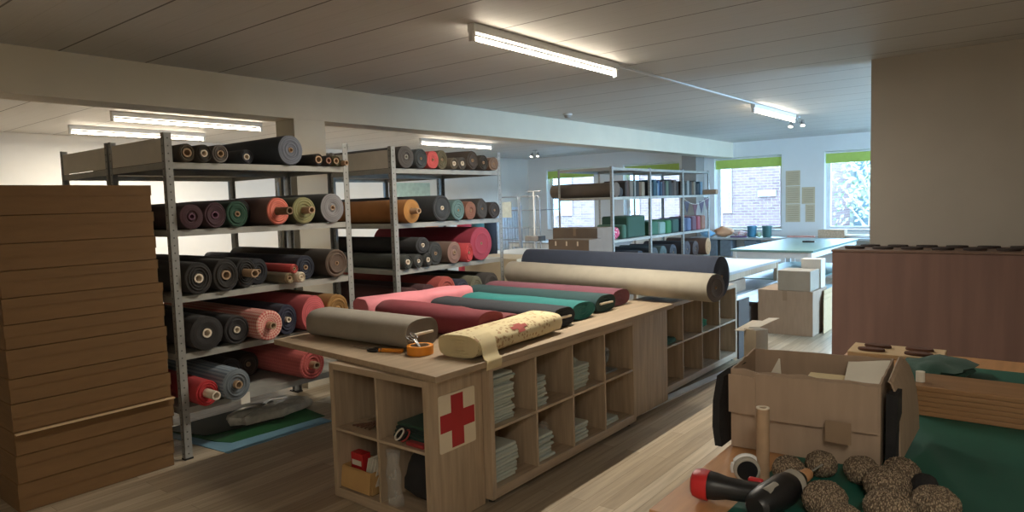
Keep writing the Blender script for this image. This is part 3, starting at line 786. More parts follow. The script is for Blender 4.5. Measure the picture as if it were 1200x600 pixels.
# things in the near end unit: cells x -3.13..-2.41, face y 2.33
ZE, ZF = .410, .0605
t = thing('strap_bundle', 'brown leather straps in the upper cell by the aisle end of the counter', 'straps', (-2.98, 2.46, ZE))
b = MB()
for k in range(5):
    b.sweep([(-.13 + .035 * k, -.06, .006), (-.06 + .03 * k, .0, .012 + .012 * k), (.03 + .015 * k, .05, .010 + .008 * k), (.09, .10 + .01 * k, .006)], .0055, 6)
b.build('strap', mat('brown_leather', (96, 62, 42), .6, .2, 20), t)
MB().box(.02, .12, -.02, .02, 0, .03).build('buckle', M_black, t, bevel=.005)
tag(MB().box(-.13, .12, .0, .18, 0, .012).build('cloth_scrap', cloth((150, 128, 104)), None, (-2.97, 2.50, ZE + .0005)), 'flat tan cloth scrap beneath the brown straps', 'cloth')
for i, c in enumerate(((30, 62, 52), (26, 54, 46), (24, 48, 42), (34, 70, 54))):
    o = MB().box(-.14, .15, -.06, .16, 0, .018).build('folded_cloth', cloth(c), None, (-2.64, 2.47 + .01 * i, ZE + .0005 + i * .0185), bevel=.006)
    tag(o, 'dark green folded cloth, %s of the pile beside the red sheet' % ordinal(i, 4), 'folded cloth', 'dark green cloths in the near end unit')
t = thing('card_loops', 'white and dark red card loops lying on the dark green cloths', 'loops', (-2.69, 2.375, ZE))
for m, dx in ((M_paper, 0), (M_blackcloth, .02), (mat('dark_red_card', (150, 60, 56), .6), .045)):
    b = MB(); b.sweep([(dx + math.cos(a) * .032, math.sin(a) * .012, .04 + math.sin(a + .6) * .03) for a in [2 * PI * q / 14 for q in range(14)]], .005, 6, closed=True)
    b.build('loop', m, t)
tag(MB().box(-.10, .03, -.02, .02, 0, .022).build('red_pouch', cloth((160, 40, 40)), None, (-2.52, 2.372, ZE + .0005), bevel=.006), 'flat red pouch at the front of the cell with dark green cloths', 'pouch')
tag(MB().box(-.006, .006, .06, .34, 0, .29).build('red_sheet', mat('dark_red_board', (150, 44, 40), .6), None, (-2.468, 2.345, ZE + .0005)), 'red board standing upright inside the cell above the black bag', 'board')
t = thing('cardboard_box', 'open cardboard box in the lowest cell at the near end of the counter', 'box', (-3.035, 2.385, ZF))
for (x0, x1, y0, y1) in ((-.125, .125, -.03, -.026), (-.125, .125, .15, .154), (-.125, -.121, -.026, .15), (.121, .125, -.026, .15)):
    MB().box(x0, x1, y0, y1, .0045, .13).build('box_wall', mat('tan_cardboard', (188, 150, 96), .8, .06, 8), t)
MB().box(-.125, .125, -.03, .154, 0, .004).build('box_base', M_card, t)
MB().box(-.125, .125, -.004, 0, -.115, 0).build('flap', mat('tan_cardboard', (188, 150, 96)), t, (0, -.031, .125), rot=(-.12, 0, 0))
t = thing('red_carton', 'small red and white printed carton standing in the open box', 'carton', (-3.09, 2.43, ZF + .005))
MB().box(-.05, .05, -.03, .03, 0, .19).build('carton_body', M_red, t, bevel=.003)
MB().box(-.04, .04, -.0312, -.0302, .12, .15).build('printed_band', M_paper, t)
t = thing('paper_bundle', 'bundle of white papers and film leaning in the open box', 'papers', (-2.985, 2.44, ZF + .006))
for k in range(7):
    MB().box(-.002, .002, -.06, .05, 0, .2).build('sheet_of_paper', M_paper, t, (-.03 + .014 * k, .0 + .006 * (k % 2), 0), rot=(0, .28 + .03 * k, .1 * (k % 3)))
tag(MB().rings([[(math.cos(2 * PI * k / 14) * r * (1 + .3 * math.sin(3 * k)), math.sin(2 * PI * k / 14) * r * .6, z) for k in range(14)] for (r, z) in ((.05, 0), (.07, .03), (.06, .08), (.035, .12))]).build('plastic_bag', M_film, None, (-2.93, 2.56, ZF + .175)), 'crumpled clear plastic on top of the white papers', 'bag')
blob('black_bag', 'black bag filling the lowest cell below the dark green cloths', 'bag', (-2.615, 2.54, ZF), .135, .17, .15, M_blackcloth, 1.3, .25)
t = thing('plastic_bag', 'tall clear plastic bag hanging beside the black bag', 'bag', (-2.735, 2.365, ZF))
b = MB(); R = []
for i in range(14):
    z = .001 + .29 * i / 13; w = .058 * (1 - .25 * i / 13) + .008 * math.sin(i * 1.1)
    R.append([(math.cos(2 * PI * k / 24) * w * (1 + .10 * math.sin(6 * PI * k / 24 + i * .35)), math.sin(2 * PI * k / 24) * .024, z) for k in range(24)])
b.rings(R).build('film', M_film, t, angle=80)

# ------------------------------------------------------------------ bolts on the worktop
def bolt(lab, x, y, z, rot, L, w, h, col, card=True, kind='plain', col2=None, lump=.03, exp=2.6, seg=36, flap=0, z2=0.0, taper=1.0, colend=None):
    """right end at origin, running along local -x; z2 raises the other end"""
    t = thing('fabric_bolt', lab, 'fabric bolt', (x, y, z), rot, 'fabric bolts on the worktop')
    sd = random.random() * 40
    def ring(xx, sc, u, inset=0.0):
        out = []
        for k in range(seg):
            a = 2 * PI * k / seg
            c, s_ = math.cos(a), math.sin(a)
            py = math.copysign(abs(c) ** (2 / exp), c) * (w / 2) * sc
            pz = math.copysign(abs(s_) ** (2 / exp), s_) * (h / 2) * sc
            f = 1 + lump * noise.noise(Vector((c * 1.3 + sd, s_ * 1.3, u * 3.2))) - .03 * k / seg
            tp = 1 + (taper - 1) * u
            zz = h / 2 + max(pz * f * (tp if pz > 0 else 1), -h / 2)
            out.append((xx, py * f * tp, zz + z2 * u))
        return out
    bolt.last = ring
    n = 10
    xs = [-L * i / (n - 1) for i in range(n)]
    R = [ring(.0, .97, 0)] + [ring(xs[i] if i else -.012, 1, i / (n - 1)) for i in range(n)] + [ring(-L - .01, .94, 1)]
    b = MB(); b.rings(R, False, True, 0)
    E = [ring(0, .97, 0)]
    for i in range(1, 7):
        E.append(ring(-.003 + .005 * (i % 2) - .004 * i * .4, .97 - .13 * i, 0))
    b.rings(E, False, True, 1)
    b.build('cloth', [cloth(col, kind, col2), cloth(colend or tuple(int(v * .95) for v in col))], t, angle=50, remdup=True)
    if card:
        MB().box(-L * .9, .012, -w * .30, w * .30, h * .46, h * .46 + .014).build('card_core', M_coreW, t, bevel=.002)
    return t
ZT = .8155
bolt('large taupe grey bolt nearest the yellow tape on the worktop', -2.90, 2.775, ZT, 0.03, .92, .275, .178, (150, 141, 128), exp=3.0, lump=.02, colend=(110, 102, 92))
cream = bolt('cream printed bolt with a red cross along the worktop edge', -2.53, 2.68, ZT, PI + PI / 2 - 3.07 + PI, .88, .29, .132, (226, 208, 162), False, 'print', (178, 146, 108), .07, 3.0)
ring = bolt.last
b = MB()
for (x0, x1, k0, k1) in ((-.455, -.385, 1, 6), (-.50, -.455, 3, 5), (-.385, -.34, 3, 5)):
    V = [[Vector(ring(xx, 1.012, -xx / .88)[k]) + Vector((0, .0015, .001)) for k in range(k0, k1 + 1)] for xx in (x0, (x0 + x1) / 2, x1)]
    for i in range(2):
        for j in range(k1 - k0): b.face([V[i][j], V[i + 1][j], V[i + 1][j + 1], V[i][j + 1]])
b.build('printed_cross', mat('faded_red_print', (172, 84, 74), .85, .1, 20), cream, remdup=True)
b = MB(); R = []
for (yy, zz) in ((.095, .124), (.135, .100), (.150, .060), (.158, .030), (.170, .006), (.186, .001), (.190, -.012), (.189, -.030), (.187, -.050)):
    R.append([(-.02 - q + .10 * (.085 - zz) , yy + .003 * math.sin(q * 70), zz) for q in (-.005, .04, .09, .13)] + [(-.02 - q + .10 * (.085 - zz), yy + .004, zz + .003) for q in (.13, .09, .04, -.005)])
b.rings(R).build('loose_flap', cloth((226, 208, 162)), cream, angle=60)
bolt('dark maroon bolt behind the taupe bolt', -2.70, 3.16, ZT, -.06, 1.0, .25, .178, (120, 32, 44), False, lump=.10)
bolt('wine red bolt with rumpled cloth behind the maroon bolt', -2.75, 3.42, ZT, -.10, .70, .2, .115, (116, 44, 46), False, lump=.18)
bolt('coral pink bolt lying along the rack side edge of the worktop', -3.86, 4.20, ZT, 1.36, .95, .25, .165, (226, 136, 146), False, lump=.2)
bolt('slate navy bolt with card end behind the cream bolt', -2.545, 3.73, ZT, -.02, 1.15, .26, .135, (30, 35, 43), True, lump=.09)
bolt('bright teal bolt behind the slate navy bolt', -2.60, 4.06, ZT, -.02, 1.08, .30, .125, (16, 112, 110), False, lump=.1)
bolt('dark green bolt with card end beside the teal bolt', -2.63, 4.42, ZT, -.03, 1.35, .28, .13, (22, 60, 62), True, lump=.04)
bolt('plum maroon bolt against the beige roll', -2.68, 4.74, ZT, -.03, 1.35, .26, .13, (116, 62, 76), False, lump=.05)
def bigroll(lab, x, y, z, rot, L, ry, rz, col, cend):
    t = roll(lab, 'long rolls across the worktop', y, z, ry, rz, col, L=L, x=x, core=.012, rot=rot, seg=48, col_end=cend, lump=.035)
    return t
bigroll('long beige cloth roll overhanging the counter end', -2.09, 5.20, .8155, -.165, 2.38, .135, .117, (178, 170, 154), (112, 108, 110))
bigroll('long navy cloth roll lying behind the beige roll', -2.15, 5.475, .8155, -.165, 2.30, .130, .176, (48, 58, 78), (60, 70, 92))

# small tools at the counter corner
t = thing('scissors', 'black handled scissors lying flat before the taupe bolt', 'scissors', (-3.12, 2.575, ZT))
b = MB()
for s_ in (-1, 1):
    b.sweep([(.03 + math.cos(a) * .036, s_ * .024 + math.sin(a) * .019, .007) for a in [2 * PI * q / 14 for q in range(14)]], .006, 6, closed=True)
b.build('handle', M_black, t)
b = MB(); b.prism([(0, -.012), (0, .008), (-.17, .002)], .003, .006); b.prism([(0, -.008), (0, .012), (-.17, -.004)], .006, .009); b.build('blade', M_chrome, t)
t = thing('cutter_knife', 'yellow cutter knife touching the orange tape roll', 'knife', (-2.97, 2.605, ZT), .45)
MB().box(-.09, .06, -.014, .014, 0, .02).build('handle', M_orange, t, bevel=.006)
MB().box(-.078, -.068, -.0145, .0145, 0, .0205).build('collar', M_black, t, bevel=.004)
MB().prism([(-.13, -.008), (-.09, -.008), (-.09, .008)], .008, .0095).build('blade', M_chrome, t)
t = thing('tape_roll', 'roll of orange tape on the worktop corner', 'tape', (-2.80, 2.655, ZT))
b = MB(); b.pipe((0, 0, 0), (0, 0, .05), .075, .055, 32); b.build('tape', M_orange, t, bevel=.002)
MB().pipe((0, 0, .0), (0, 0, .05), .0545, .050, 32).build('core', M_cardin, t)
t = thing('small_scissors', 'silver scissors standing with their points inside the tape roll', 'scissors', (-2.80, 2.655, ZT + .004))
b = MB()
for s_ in (-1, 1):
    c = Vector((-.065, s_ * .012, .085)); 
    b.sweep([c + Vector((math.cos(a) * .026, math.sin(a) * .014 + s_ * .004, math.cos(a) * -.012 + s_ * .006)) for a in [2 * PI * q / 14 for q in range(14)]], .004, 6, closed=True)
b.build('handle', M_chrome, t)
b = MB(); b.cyl((-.045, .008, .075), (.03, .0, .004), .005, .002, 6); b.cyl((-.045, -.008, .075), (.028, .004, .004), .005, .002, 6); b.build('blade', M_chrome, t)

# ------------------------------------------------------------------ work table close to the camera
TZ = .90
t = thing('work_table', 'wooden work table carrying the open box and the drill', 'table', (0, 0, 0))
MB().box(-.755, 1.3, 1.45, 3.62, TZ - .035, TZ).build('tabletop', wood('table_board', (196, 146, 100), 'Y', .12), t, bevel=.003)
for (x, y) in ((-.70, 1.51), (1.24, 1.51), (-.70, 3.56), (1.24, 3.56)):
    MB().box(x - .03, x + .03, y - .03, y + .03, 0, TZ - .035).build('leg', M_oakZ, t, bevel=.003)
tag(MB().prism([(-.595, 1.46), (1.28, 1.46), (1.28, 3.4), (-.50, 3.4), (-.585, 1.98)], TZ + .0003, TZ + .0035).build('cutting_mat', M_green), 'dark green cutting mat on the work table', 'mat')
# open cardboard box
MT = TZ + .0042
FL, BLc, BRc, FR = Vector((-.745, 1.965, 0)), Vector((-.782, 2.275, 0)), Vector((-.376, 2.336, 0)), Vector((-.352, 2.0, 0))
bx = thing('open_box', 'open cardboard box with papers inside on the work table', 'box', (0, 0, MT))
BH = .235
def wallq(name, A, B, h0, h1, m=M_card2, th=.005, n=10, wav=.0, par=bx, seed=0):
    A, B = Vector(A), Vector(B); d = (B - A); nrm = Vector((-d.y, d.x, 0)).normalized() * th
    b = MB(); R = []
    for i in range(n + 1):
        p = A + d * i / n; w = wav * noise.noise(Vector((i * .7 + seed, 0, 0)))
        R.append([p + Vector((0, 0, h0)), p + nrm + Vector((0, 0, h0)), p + nrm + Vector((0, 0, h1 + w)), p + Vector((0, 0, h1 + w))])
    return b.rings(R).build(name, m, par, angle=30)
wallq('front_wall', FL, FR, 0, BH, wav=.01)
wallq('back_wall', BRc, BLc, 0, BH, M_card2, wav=.006, seed=4)
wallq('side_wall', BLc, FL, 0, BH, wav=.008, seed=8)
wallq('side_wall', FR, BRc, 0, BH, wav=.008, seed=2)
MB().hexa([FL + Vector((0.01, .01, 0)), FR + Vector((-.01, .01, 0)), BRc + Vector((-.01, -.01, 0)), BLc + Vector((.01, -.01, 0))], [FL + Vector((0.01, .01, .004)), FR + Vector((-.01, .01, .004)), BRc + Vector((-.01, -.01, .004)), BLc + Vector((.01, -.01, .004))]).build('box_base', M_cardin, bx)
# outer flap folded down over the front, tape patch, side flap hanging off the corner
fo = Vector((0, -.012, 0))
wallq('front_flap', FL + fo + Vector((.075, -.002, 0)), FR + fo + Vector((-.004, -.002, 0)), BH - .135, BH - .004, wav=.006, seed=11)
wallq('front_flap', FL + fo + Vector((.0, -.008, 0)), FL + fo + Vector((.078, -.006, 0)), BH - .125, BH - .012, wav=.004, seed=12)
wallq('parcel_tape', FL + Vector((.27, -.016, 0)) + fo, FL + Vector((.335, -.014, 0)) + fo, BH - .16, BH - .1, M_tape, .001)
b = MB()
R = []
for i in range(7):
    u = i / 6
    p0 = FR.lerp(BRc, .18 + 0 * u) + Vector((.010 + .030 * math.sin(u * 1.5), -.0, BH - .005 - .225 * u * u))
    p1 = BRc + Vector((.010 + .055 * math.sin(u * 1.5), .01, BH + .004 - .215 * u * u))
    R.append([p0, p1, p1 + Vector((.004, 0, .003)), p0 + Vector((.004, 0, .003))])
b.rings(R).build('side_flap', M_card2, bx, angle=30)
# black felt pieces hanging at both sides of the box
def drape(lab, P, m=M_blackcloth):
    b = MB(); b.rings([[p + Vector(q) for q in ((0, 0, 0), (.022, .0, 0), (.022, .10, .0), (0, .10, .0))] for p in [Vector(q) for q in P]])
    return tag(b.build('black_felt', m, None, angle=60), lab, 'cloth')
drape('black felt piece hanging off the table beside the open box', [(-.775, 2.02, TZ + .226), (-.806, 2.01, TZ + .20), (-.818, 2.005, TZ + .12), (-.818, 2.00, TZ + .04), (-.806, 1.99, TZ - .015)])
t = thing('felt_bundle', 'black felt piece standing against the open box beside the yarn balls', 'cloth', (-.333, 2.05, MT))
b = MB(); b.rings([[(-.010, -.03, z), (.014 + .004 * math.sin(9 * z), -.035, z), (.016, .05, z), (-.006, .05, z)] for z in (0, .05, .1, .15, .19, .205)]); b.build('felt', M_blackcloth, t)
# papers in the box
tag(MB().box(-.05, .05, -.035, .035, 0, .187).build('cream_block', M_cream, None, (-.535, 2.19, MT + .0045), bevel=.003, rot=(0, 0, .1)), 'cream paper block standing in the open box', 'paper block')
t = thing('booklet', 'white paper booklet leaning inside the open box', 'booklet', (-.425, 2.21, MT + .178), .12)
b = MB(); b.rings([[(x, -.07 , .008 * math.sin(x * 20)), (x, .095, .045 + .008 * math.sin(x * 20)), (x, .095, .049 + .008 * math.sin(x * 20)), (x, -.07, .005 + .008 * math.sin(x * 20))] for x in (-.06, -.03, 0, .03, .055)]); b.build('pages', M_paper, t)
tag(MB().hexa([(-.03, 0, 0), (.04, 0, 0), (.04, .004, 0), (-.03, .004, 0)], [(.028, 0, .12), (.032, 0, .12), (.032, .004, .12), (.028, .004, .12)]).build('folded_paper', M_paper, None, (-.695, 2.16, MT + .115)), 'folded triangle of grey white paper in the open box corner', 'paper')
blob('packing_cloth', 'dark cloth lying in the bottom of the open box', 'cloth', (-.57, 2.12, MT + .0045), .12, .07, .05, mat('dark_stuffing', (92, 80, 68), .9), 9, .4)
# upright cardboard tube
t = thing('cardboard_tube', 'upright cardboard tube standing before the open box', 'tube', (-.585, 1.765, TZ + .0005))
b = MB(); b.pipe((0, 0, 0), (0, 0, .196), .0165, .0125, 24); b.build('tube_wall', M_core, t)
MB().pipe((0, 0, .1962), (0, 0, .199), .0168, .010, 24).build('rim', M_coreW, t)
# yarn balls
def yarnball(lab, x, y, r, z=None):
    t = thing('yarn_ball', lab, 'yarn ball', (x, y, MT if z is None else z), random.uniform(0, 6), 'grey brown yarn balls')
    b = MB(); n, k = 64, 32; R = []
    sd = random.random() * 30
    for i in range(k + 1):
        ph = -PI / 2 + PI * i / k; row = []
        for j in range(n):
            th = 2 * PI * j / n
            p = Vector((math.cos(ph) * math.cos(th), math.cos(ph) * math.sin(th), math.sin(ph)))
            f = 1 + .05 * noise.noise(p * 2 + Vector((sd, 0, 0))) + .045 * noise.noise(p * 13 + Vector((0, sd, 0))) + .03 * math.sin(th * 22 + 3 * math.sin(ph * 9))
            row.append((p.x * r * f, p.y * r * f, max(p.z * r * .86 * f, -r * .8)))
        R.append(row)
    b.rings(R, False, False)
    b.build('yarn', M_yarn, t, (0, 0, r * .8), remdup=True, angle=80)
for a in ((-.527, 1.790, .041, 'grey brown yarn ball right behind the cardboard tube'), (-.470, 1.880, .039, 'grey brown yarn ball behind the drill bit'),
          (-.374, 1.885, .042, 'grey brown yarn ball touching the front of the open box'), (-.290, 1.925, .043, 'grey brown yarn ball against the black felt'),
          (-.301, 1.800, .052, 'grey brown yarn ball in front of the black felt ball pair'), (-.402, 1.640, .049, 'grey brown yarn ball beside the drill body'),
          (-.345, 1.545, .047, 'half seen yarn ball at the lower edge next to the drill'), (-.272, 1.660, .053, 'large yarn ball on the mat in front of the others'),
          (-.195, 1.745, .050, 'yarn ball past the small black ball')):
    yarnball(a[3], a[0], a[1], a[2])
blob('black_ball', 'small black ball wedged between the yarn balls', 'ball', (-.228, 1.845, MT), .030, .034, .036, M_blackcloth, 2, .15)
# tape measure
t = thing('tape_measure', 'black and white tape measure standing by the cardboard tube', 'tape measure', (-.622, 1.745, MT - .0035), .5)
MB().cyl((0, -.018, .034), (0, .018, .034), .034, seg=28).build('case', mat('pale_grey_plastic', (168, 162, 150), .5), t, bevel=.004)
b = MB(); b.cyl((0, -.0192, .034), (0, -.0182, .034), .026, seg=24); b.cyl((0, .0182, .034), (0, .0192, .034), .026, seg=24); b.build('face_disc', M_black, t)
b = MB(); b.sweep([(math.cos(a) * .035, 0, .034 + math.sin(a) * .035) for a in [-.3 + PI * 1.2 * q / 16 for q in range(17)]], .006, 8); b.build('rim', M_whitemetal, t)
# cordless drill lying on its side, handle towards the aisle
t = thing('cordless_drill', 'black and red cordless drill lying on the work table', 'drill', (-.575, 1.615, TZ + .0045), 0)
def ell(p, d, ru, rw, n=20, ex=2.5):
    d = Vector(d).normalized(); u = Vector((0, 0, 1)); w = d.cross(u).normalized()
    out = []
    for k in range(n):
        a = 2 * PI * k / n; c, s_ = math.cos(a), math.sin(a)
        out.append(Vector(p) + w * (math.copysign(abs(c) ** (2 / ex), c) * rw) + u * (math.copysign(abs(s_) ** (2 / ex), s_) * ru))
    return out
hd = Vector((.96, .15, 0)).normalized()
pts = [(-.095, -.046, .030, .034), (-.088, -.045, .033, .037), (-.06, -.041, .031, .034), (-.035, -.037, .026, .027), (.01, -.030, .024, .026), (.06, -.022, .026, .030)]
b = MB(); b.rings([ell((x, y, .038), hd, ru, rw) for (x, y, ru, rw) in pts]); b.build('handle', M_black, t)
b = MB(); b.rings([ell((x, -.046, .038), hd, ru, rw) for (x, ru, rw) in ((-.118, .025, .030), (-.113, .031, .036), (-.095, .0350, .0390), (-.076, .0342, .0375))]); b.build('battery', M_red, t)
ax = Vector((.26, .955, .10)).normalized(); o = Vector((.074, -.012, .040))
b = MB(); b.rings([ell(o + ax * s_, ax, r, r * 1.05, ex=2.2) for (s_, r) in ((-.085, .022), (-.075, .031), (-.03, .036), (.03, .036), (.055, .033), (.062, .028))]); b.build('motor_body', M_black, t)
b = MB(); b.rings([ell(o + ax * s_, ax, r, r, ex=2) for (s_, r) in ((.0615, .031), (.066, .033), (.078, .033), (.082, .030))]); b.build('torque_ring', mat('pale_grey_plastic', (168, 162, 150), .5), t)
b = MB(); b.rings([ell(o + ax * s_, ax, r, r, ex=2) for (s_, r) in ((.082, .024), (.100, .021), (.108, .016))]); b.build('gear_nose', M_black, t)
b = MB(); b.rings([ell(o + ax * s_, ax, r, r, ex=2) for (s_, r) in ((.108, .0145), (.112, .016), (.138, .0145), (.146, .009))]); b.build('chuck', mat('tan_chuck', (190, 142, 100), .5), t)
b = MB(); b.cyl(o + ax * .14, o + ax * .205, .0032, .0028, 8); b.build('drill_bit', M_chrome, t)
b = MB(); b.box(.005, .04, -.008, .008, .046, .064); b.build('trigger', M_red, t, bevel=.004)
b = MB(); b.rings([ell(o + ax * s_ + Vector((.006, -.004, .0)), ax, .0374, .02, ex=2) for s_ in (-.05, -.01)]); b.build('name_plate', mat('grey_plate', (150, 146, 138), .4), t)
# board with oval pieces at the far end of the table
t = thing('cardboard_tray', 'flat cardboard tray holding four brown oval pads', 'tray', (-.74, 3.40, TZ + .0005), .05)
MB().box(0, .38, 0, .22, 0, .02).build('tray_base', M_cardedge, t, bevel=.003)
k = 0
for (x, y) in ((.09, .06), (.28, .06), (.10, .155), (.27, .16)):
    k += 1
    b = MB(); b.rings([[(-.74 + x + math.cos(2 * PI * j / 20) * .058 * s_, 3.40 + y + math.sin(2 * PI * j / 20) * .028 * s_, TZ + .021 + z) for j in range(20)] for (z, s_) in ((0, .96), (.006, 1), (.012, .94))])
    tag(b.build('oval_pad', mat('brown_felt', (92, 62, 50), .9, .2, 20), None), 'brown oval pad on the flat tray, %s' % ('near row towards the aisle', 'near row away from the aisle', 'far row towards the aisle', 'far row away from the aisle')[k - 1], 'pad', 'brown oval pads')
for i in range(6):
    tag(MB().box(-.12, .2, -.1, .1, 0, .016).build('wooden_board', wood('brown_board', (150, 112, 76), 'X', .15), None, (-.245 + .006 * (i % 2), 2.68, MT + .0165 * i), bevel=.002), 'brown wooden board, %s of the pile on the work table' % ordinal(i, 6), 'board', 'brown boards on the work table')
tag(MB().cyl((0, 0, 0), (0, 0, .035), .014, seg=16).build('white_spool', M_paper, None, (-.345, 2.64, MT + .0995)), 'small white spool on the pile of brown boards', 'spool')
blob('green_cloth', 'crumpled dark green cloth at the far end of the work table', 'cloth', (-.35, 3.20, MT), .12, .16, .03, cloth((36, 78, 66)), 4, .6)

# ------------------------------------------------------------------ brown cabinet before the beige wall, with flat pads on it
t = thing('brown_cabinet', 'plain reddish brown cabinet standing before the beige wall', 'cabinet', (-1.385, 5.84, 0), 0.02)
MB().box(0, 1.7, 0, .5, .03, 1.185).build('carcass', M_redbrown, t, bevel=.003)
MB().box(-.006, 1.706, -.006, .506, 1.186, 1.205).build('cabinet_top', mat('brown_top', (120, 96, 84), .5, .1, 6), t, bevel=.003)
for (x, y) in ((.05, .05), (1.65, .05), (.05, .45), (1.65, .45)):
    MB().box(x - .03, x + .03, y - .03, y + .03, 0, .03).build('foot', M_black, t)
k = 0
for row in range(2):
    for c in range(6):
        x = -1.25 + c * .20 + row * .07; y = 5.98 + row * .22
        b = MB(); b.rings([[(x + math.cos(2 * PI * j / 20) * .075 * s_, y + math.sin(2 * PI * j / 20) * .05 * s_, 1.2055 + z) for j in range(20)] for (z, s_) in ((0, .95), (.008, 1), (.018, .95))])
        tag(b.build('flat_pad', mat('dark_pad', (58, 48, 46), .8, .2, 20), None), 'dark flat pad on the brown cabinet, %s row, %s from the aisle' % (('front', 'back')[row], NTH[c]), 'pad', 'dark pads on the brown cabinet')

# ------------------------------------------------------------------ middle distance: tables and boxes
def table(lab, x0, x1, y0, y1, z, m, legm, th=.03, shelf=None, rot=0):
    t = thing('table', lab, 'table', (x0, y0, 0), rot)
    W, D = x1 - x0, y1 - y0
    MB().box(0, W, 0, D, z - th, z).build('tabletop', m, t, bevel=.003)
    for (x, y) in ((.05, .05), (W - .05, .05), (.05, D - .05), (W - .05, D - .05)):
        MB().box(x - .025, x + .025, y - .025, y + .025, 0, z - th).build('leg', legm, t, bevel=.003)
    b = MB()
    for (y) in (.05, D - .05): b.box(.075, W - .075, y - .015, y + .015, z - th - .08, z - th)
    for (x) in (.05, W - .05): b.box(x - .015, x + .015, .075, D - .075, z - th - .08, z - th)
    b.build('apron', legm, t)
    if shelf:
        for s_ in shelf: MB().box(.02, W - .02, .02, D - .02, s_ - .02, s_).build('under_shelf', m, t)
    return t
M_whitetop = mat('white_laminate', (168, 172, 174), .35, .03, 5)
table('white topped table behind the long navy roll', -4.3, -2.84, 7.45, 9.3, .80, M_whitetop, M_oakZ, shelf=[.52])
gt = table('green topped cutting table on a white frame', -3.62, -2.50, 9.55, 12.2, .90, M_tgreen, M_whitemetal, shelf=[.14, .50])
# shelf rack below the cutting table end shows coloured bits
for i, (c, y, z) in enumerate((((40, 120, 120), 9.75, .501), ((170, 60, 70), 9.95, .501), ((50, 80, 150), 10.15, .501), ((190, 150, 60), 9.75, .141), ((60, 60, 120), 10.0, .141), ((190, 70, 60), 10.3, .141))):
    blob('cloth_bundle', '%s cloth bundle on the %s shelf of the cutting table' % (('teal', 'red', 'blue', 'mustard', 'indigo', 'coral')[i], 'upper' if z > .3 else 'lower'), 'cloth', (-2.64, y, z), .09, .09, .07, cloth(c), i, .4)
tag(MB().box(-.09, .09, -.02, .02, 0, .025).build('stapler', M_black, None, (-3.0, 11.2, .9005), bevel=.008), 'small dark tool lying on the green cutting table', 'tool')
def carton(lab, x0, x1, y0, y1, z0, z1, m=M_card2, rot=0, flaps=False, name='cardboard_box', tape=True):
    t = thing(name, lab, 'box', ((x0 + x1) / 2, (y0 + y1) / 2, z0), rot)
    W, D, h = (x1 - x0) / 2, (y1 - y0) / 2, z1 - z0
    b = MB(); th = .006
    if flaps:
        b.box(-W, W, -D, -D + th, 0, h); b.box(-W, W, D - th, D, 0, h); b.box(-W, -W + th, -D + th, D - th, 0, h); b.box(W - th, W, -D + th, D - th, 0, h); b.box(-W + th, W - th, -D + th, D - th, 0, th)
    else: b.box(-W, W, -D, D, 0, h)
    b.build('box_body', m, t, bevel=.003)
    if flaps:
        MB().box(-W, W, -.22 if D > .2 else -D * 1.2, 0, 0, .005).build('flap', m, t, (0, -D, h), rot=(.5, 0, 0))
        MB().box(-W, W, 0, D * 1.1, 0, .005).build('flap', M_cardedge, t, (0, D, h), rot=(.25, 0, 0))
        MB().box(0, W * .9, -D, D, 0, .005).build('flap', M_cardedge, t, (W, 0, h), rot=(0, -.3, 0))
    elif tape:
        MB().box(-.025, .025, -D - .001, D + .001, h - .0, h + .001).build('parcel_tape', M_tape, t)
        MB().box(-.025, .025, -D - .0012, -D - .0002, h - .12, h).build('parcel_tape', M_tape, t)
    return t
carton('large cardboard box on the floor beneath the green and white tables', -2.79, -2.16, 8.25, 8.85, 0, .525)
carton('grey cardboard sheets box standing on the large floor box', -2.56, -2.19, 8.26, 8.62, .5265, .76, mat('grey_cardboard', (160, 150, 136), .8, .06, 6), tape=False)
carton('white carton resting behind the grey one on the large floor box', -2.40, -2.17, 8.64, 8.83, .5265, .87, mat('white_cardboard', (214, 206, 194), .8, .04, 6), tape=False)
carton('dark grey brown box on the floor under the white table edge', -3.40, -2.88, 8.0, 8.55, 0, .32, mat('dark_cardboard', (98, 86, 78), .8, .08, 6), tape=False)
carton('brown cardboard box on the shelf under the white table', -3.65, -2.92, 7.56, 8.2, .5205, .66, M_card2)
t = thing('folded_cartons', 'flattened cardboard sheets leaning by the large floor box', 'cardboard', (-2.145, 8.62, 0))
for k in range(3):
    MB().box(0, .006, 0, .42, 0, .50 - .05 * k).build('cardboard_sheet', M_cardedge, t, (.008 + .011 * k, -.05 * k, 0), rot=(0, 0, 0))
# tall narrow carton with white flaps standing in the aisle
t = thing('tall_carton', 'tall narrow open carton with pale flaps behind the open box', 'carton', (-2.15, 6.30, 0), -.45)
MB().box(-.075, .075, -.075, .075, 0, .42).build('carton_body', mat('pale_cardboard', (190, 172, 146), .8, .06, 6), t, bevel=.003)
MB().box(-.12, .0, -.09, .16, 0, .005).build('flap', M_coreW, t, (-.05, -.02, .425), rot=(.28, -.1, 0))
MB().box(0, .16, -.06, .17, 0, .005).build('flap', M_coreW, t, (-.02, .0, .452), rot=(.3, -.15, -.2))
tag(MB().box(0, .02, 0, .30, 0, .60).build('grey_panel', mat('grey_panel_board', (84, 78, 74), .6, .06, 4), None, (-2.50, 6.765, 0)), 'upright grey panel leaning at the end of the counter', 'panel')

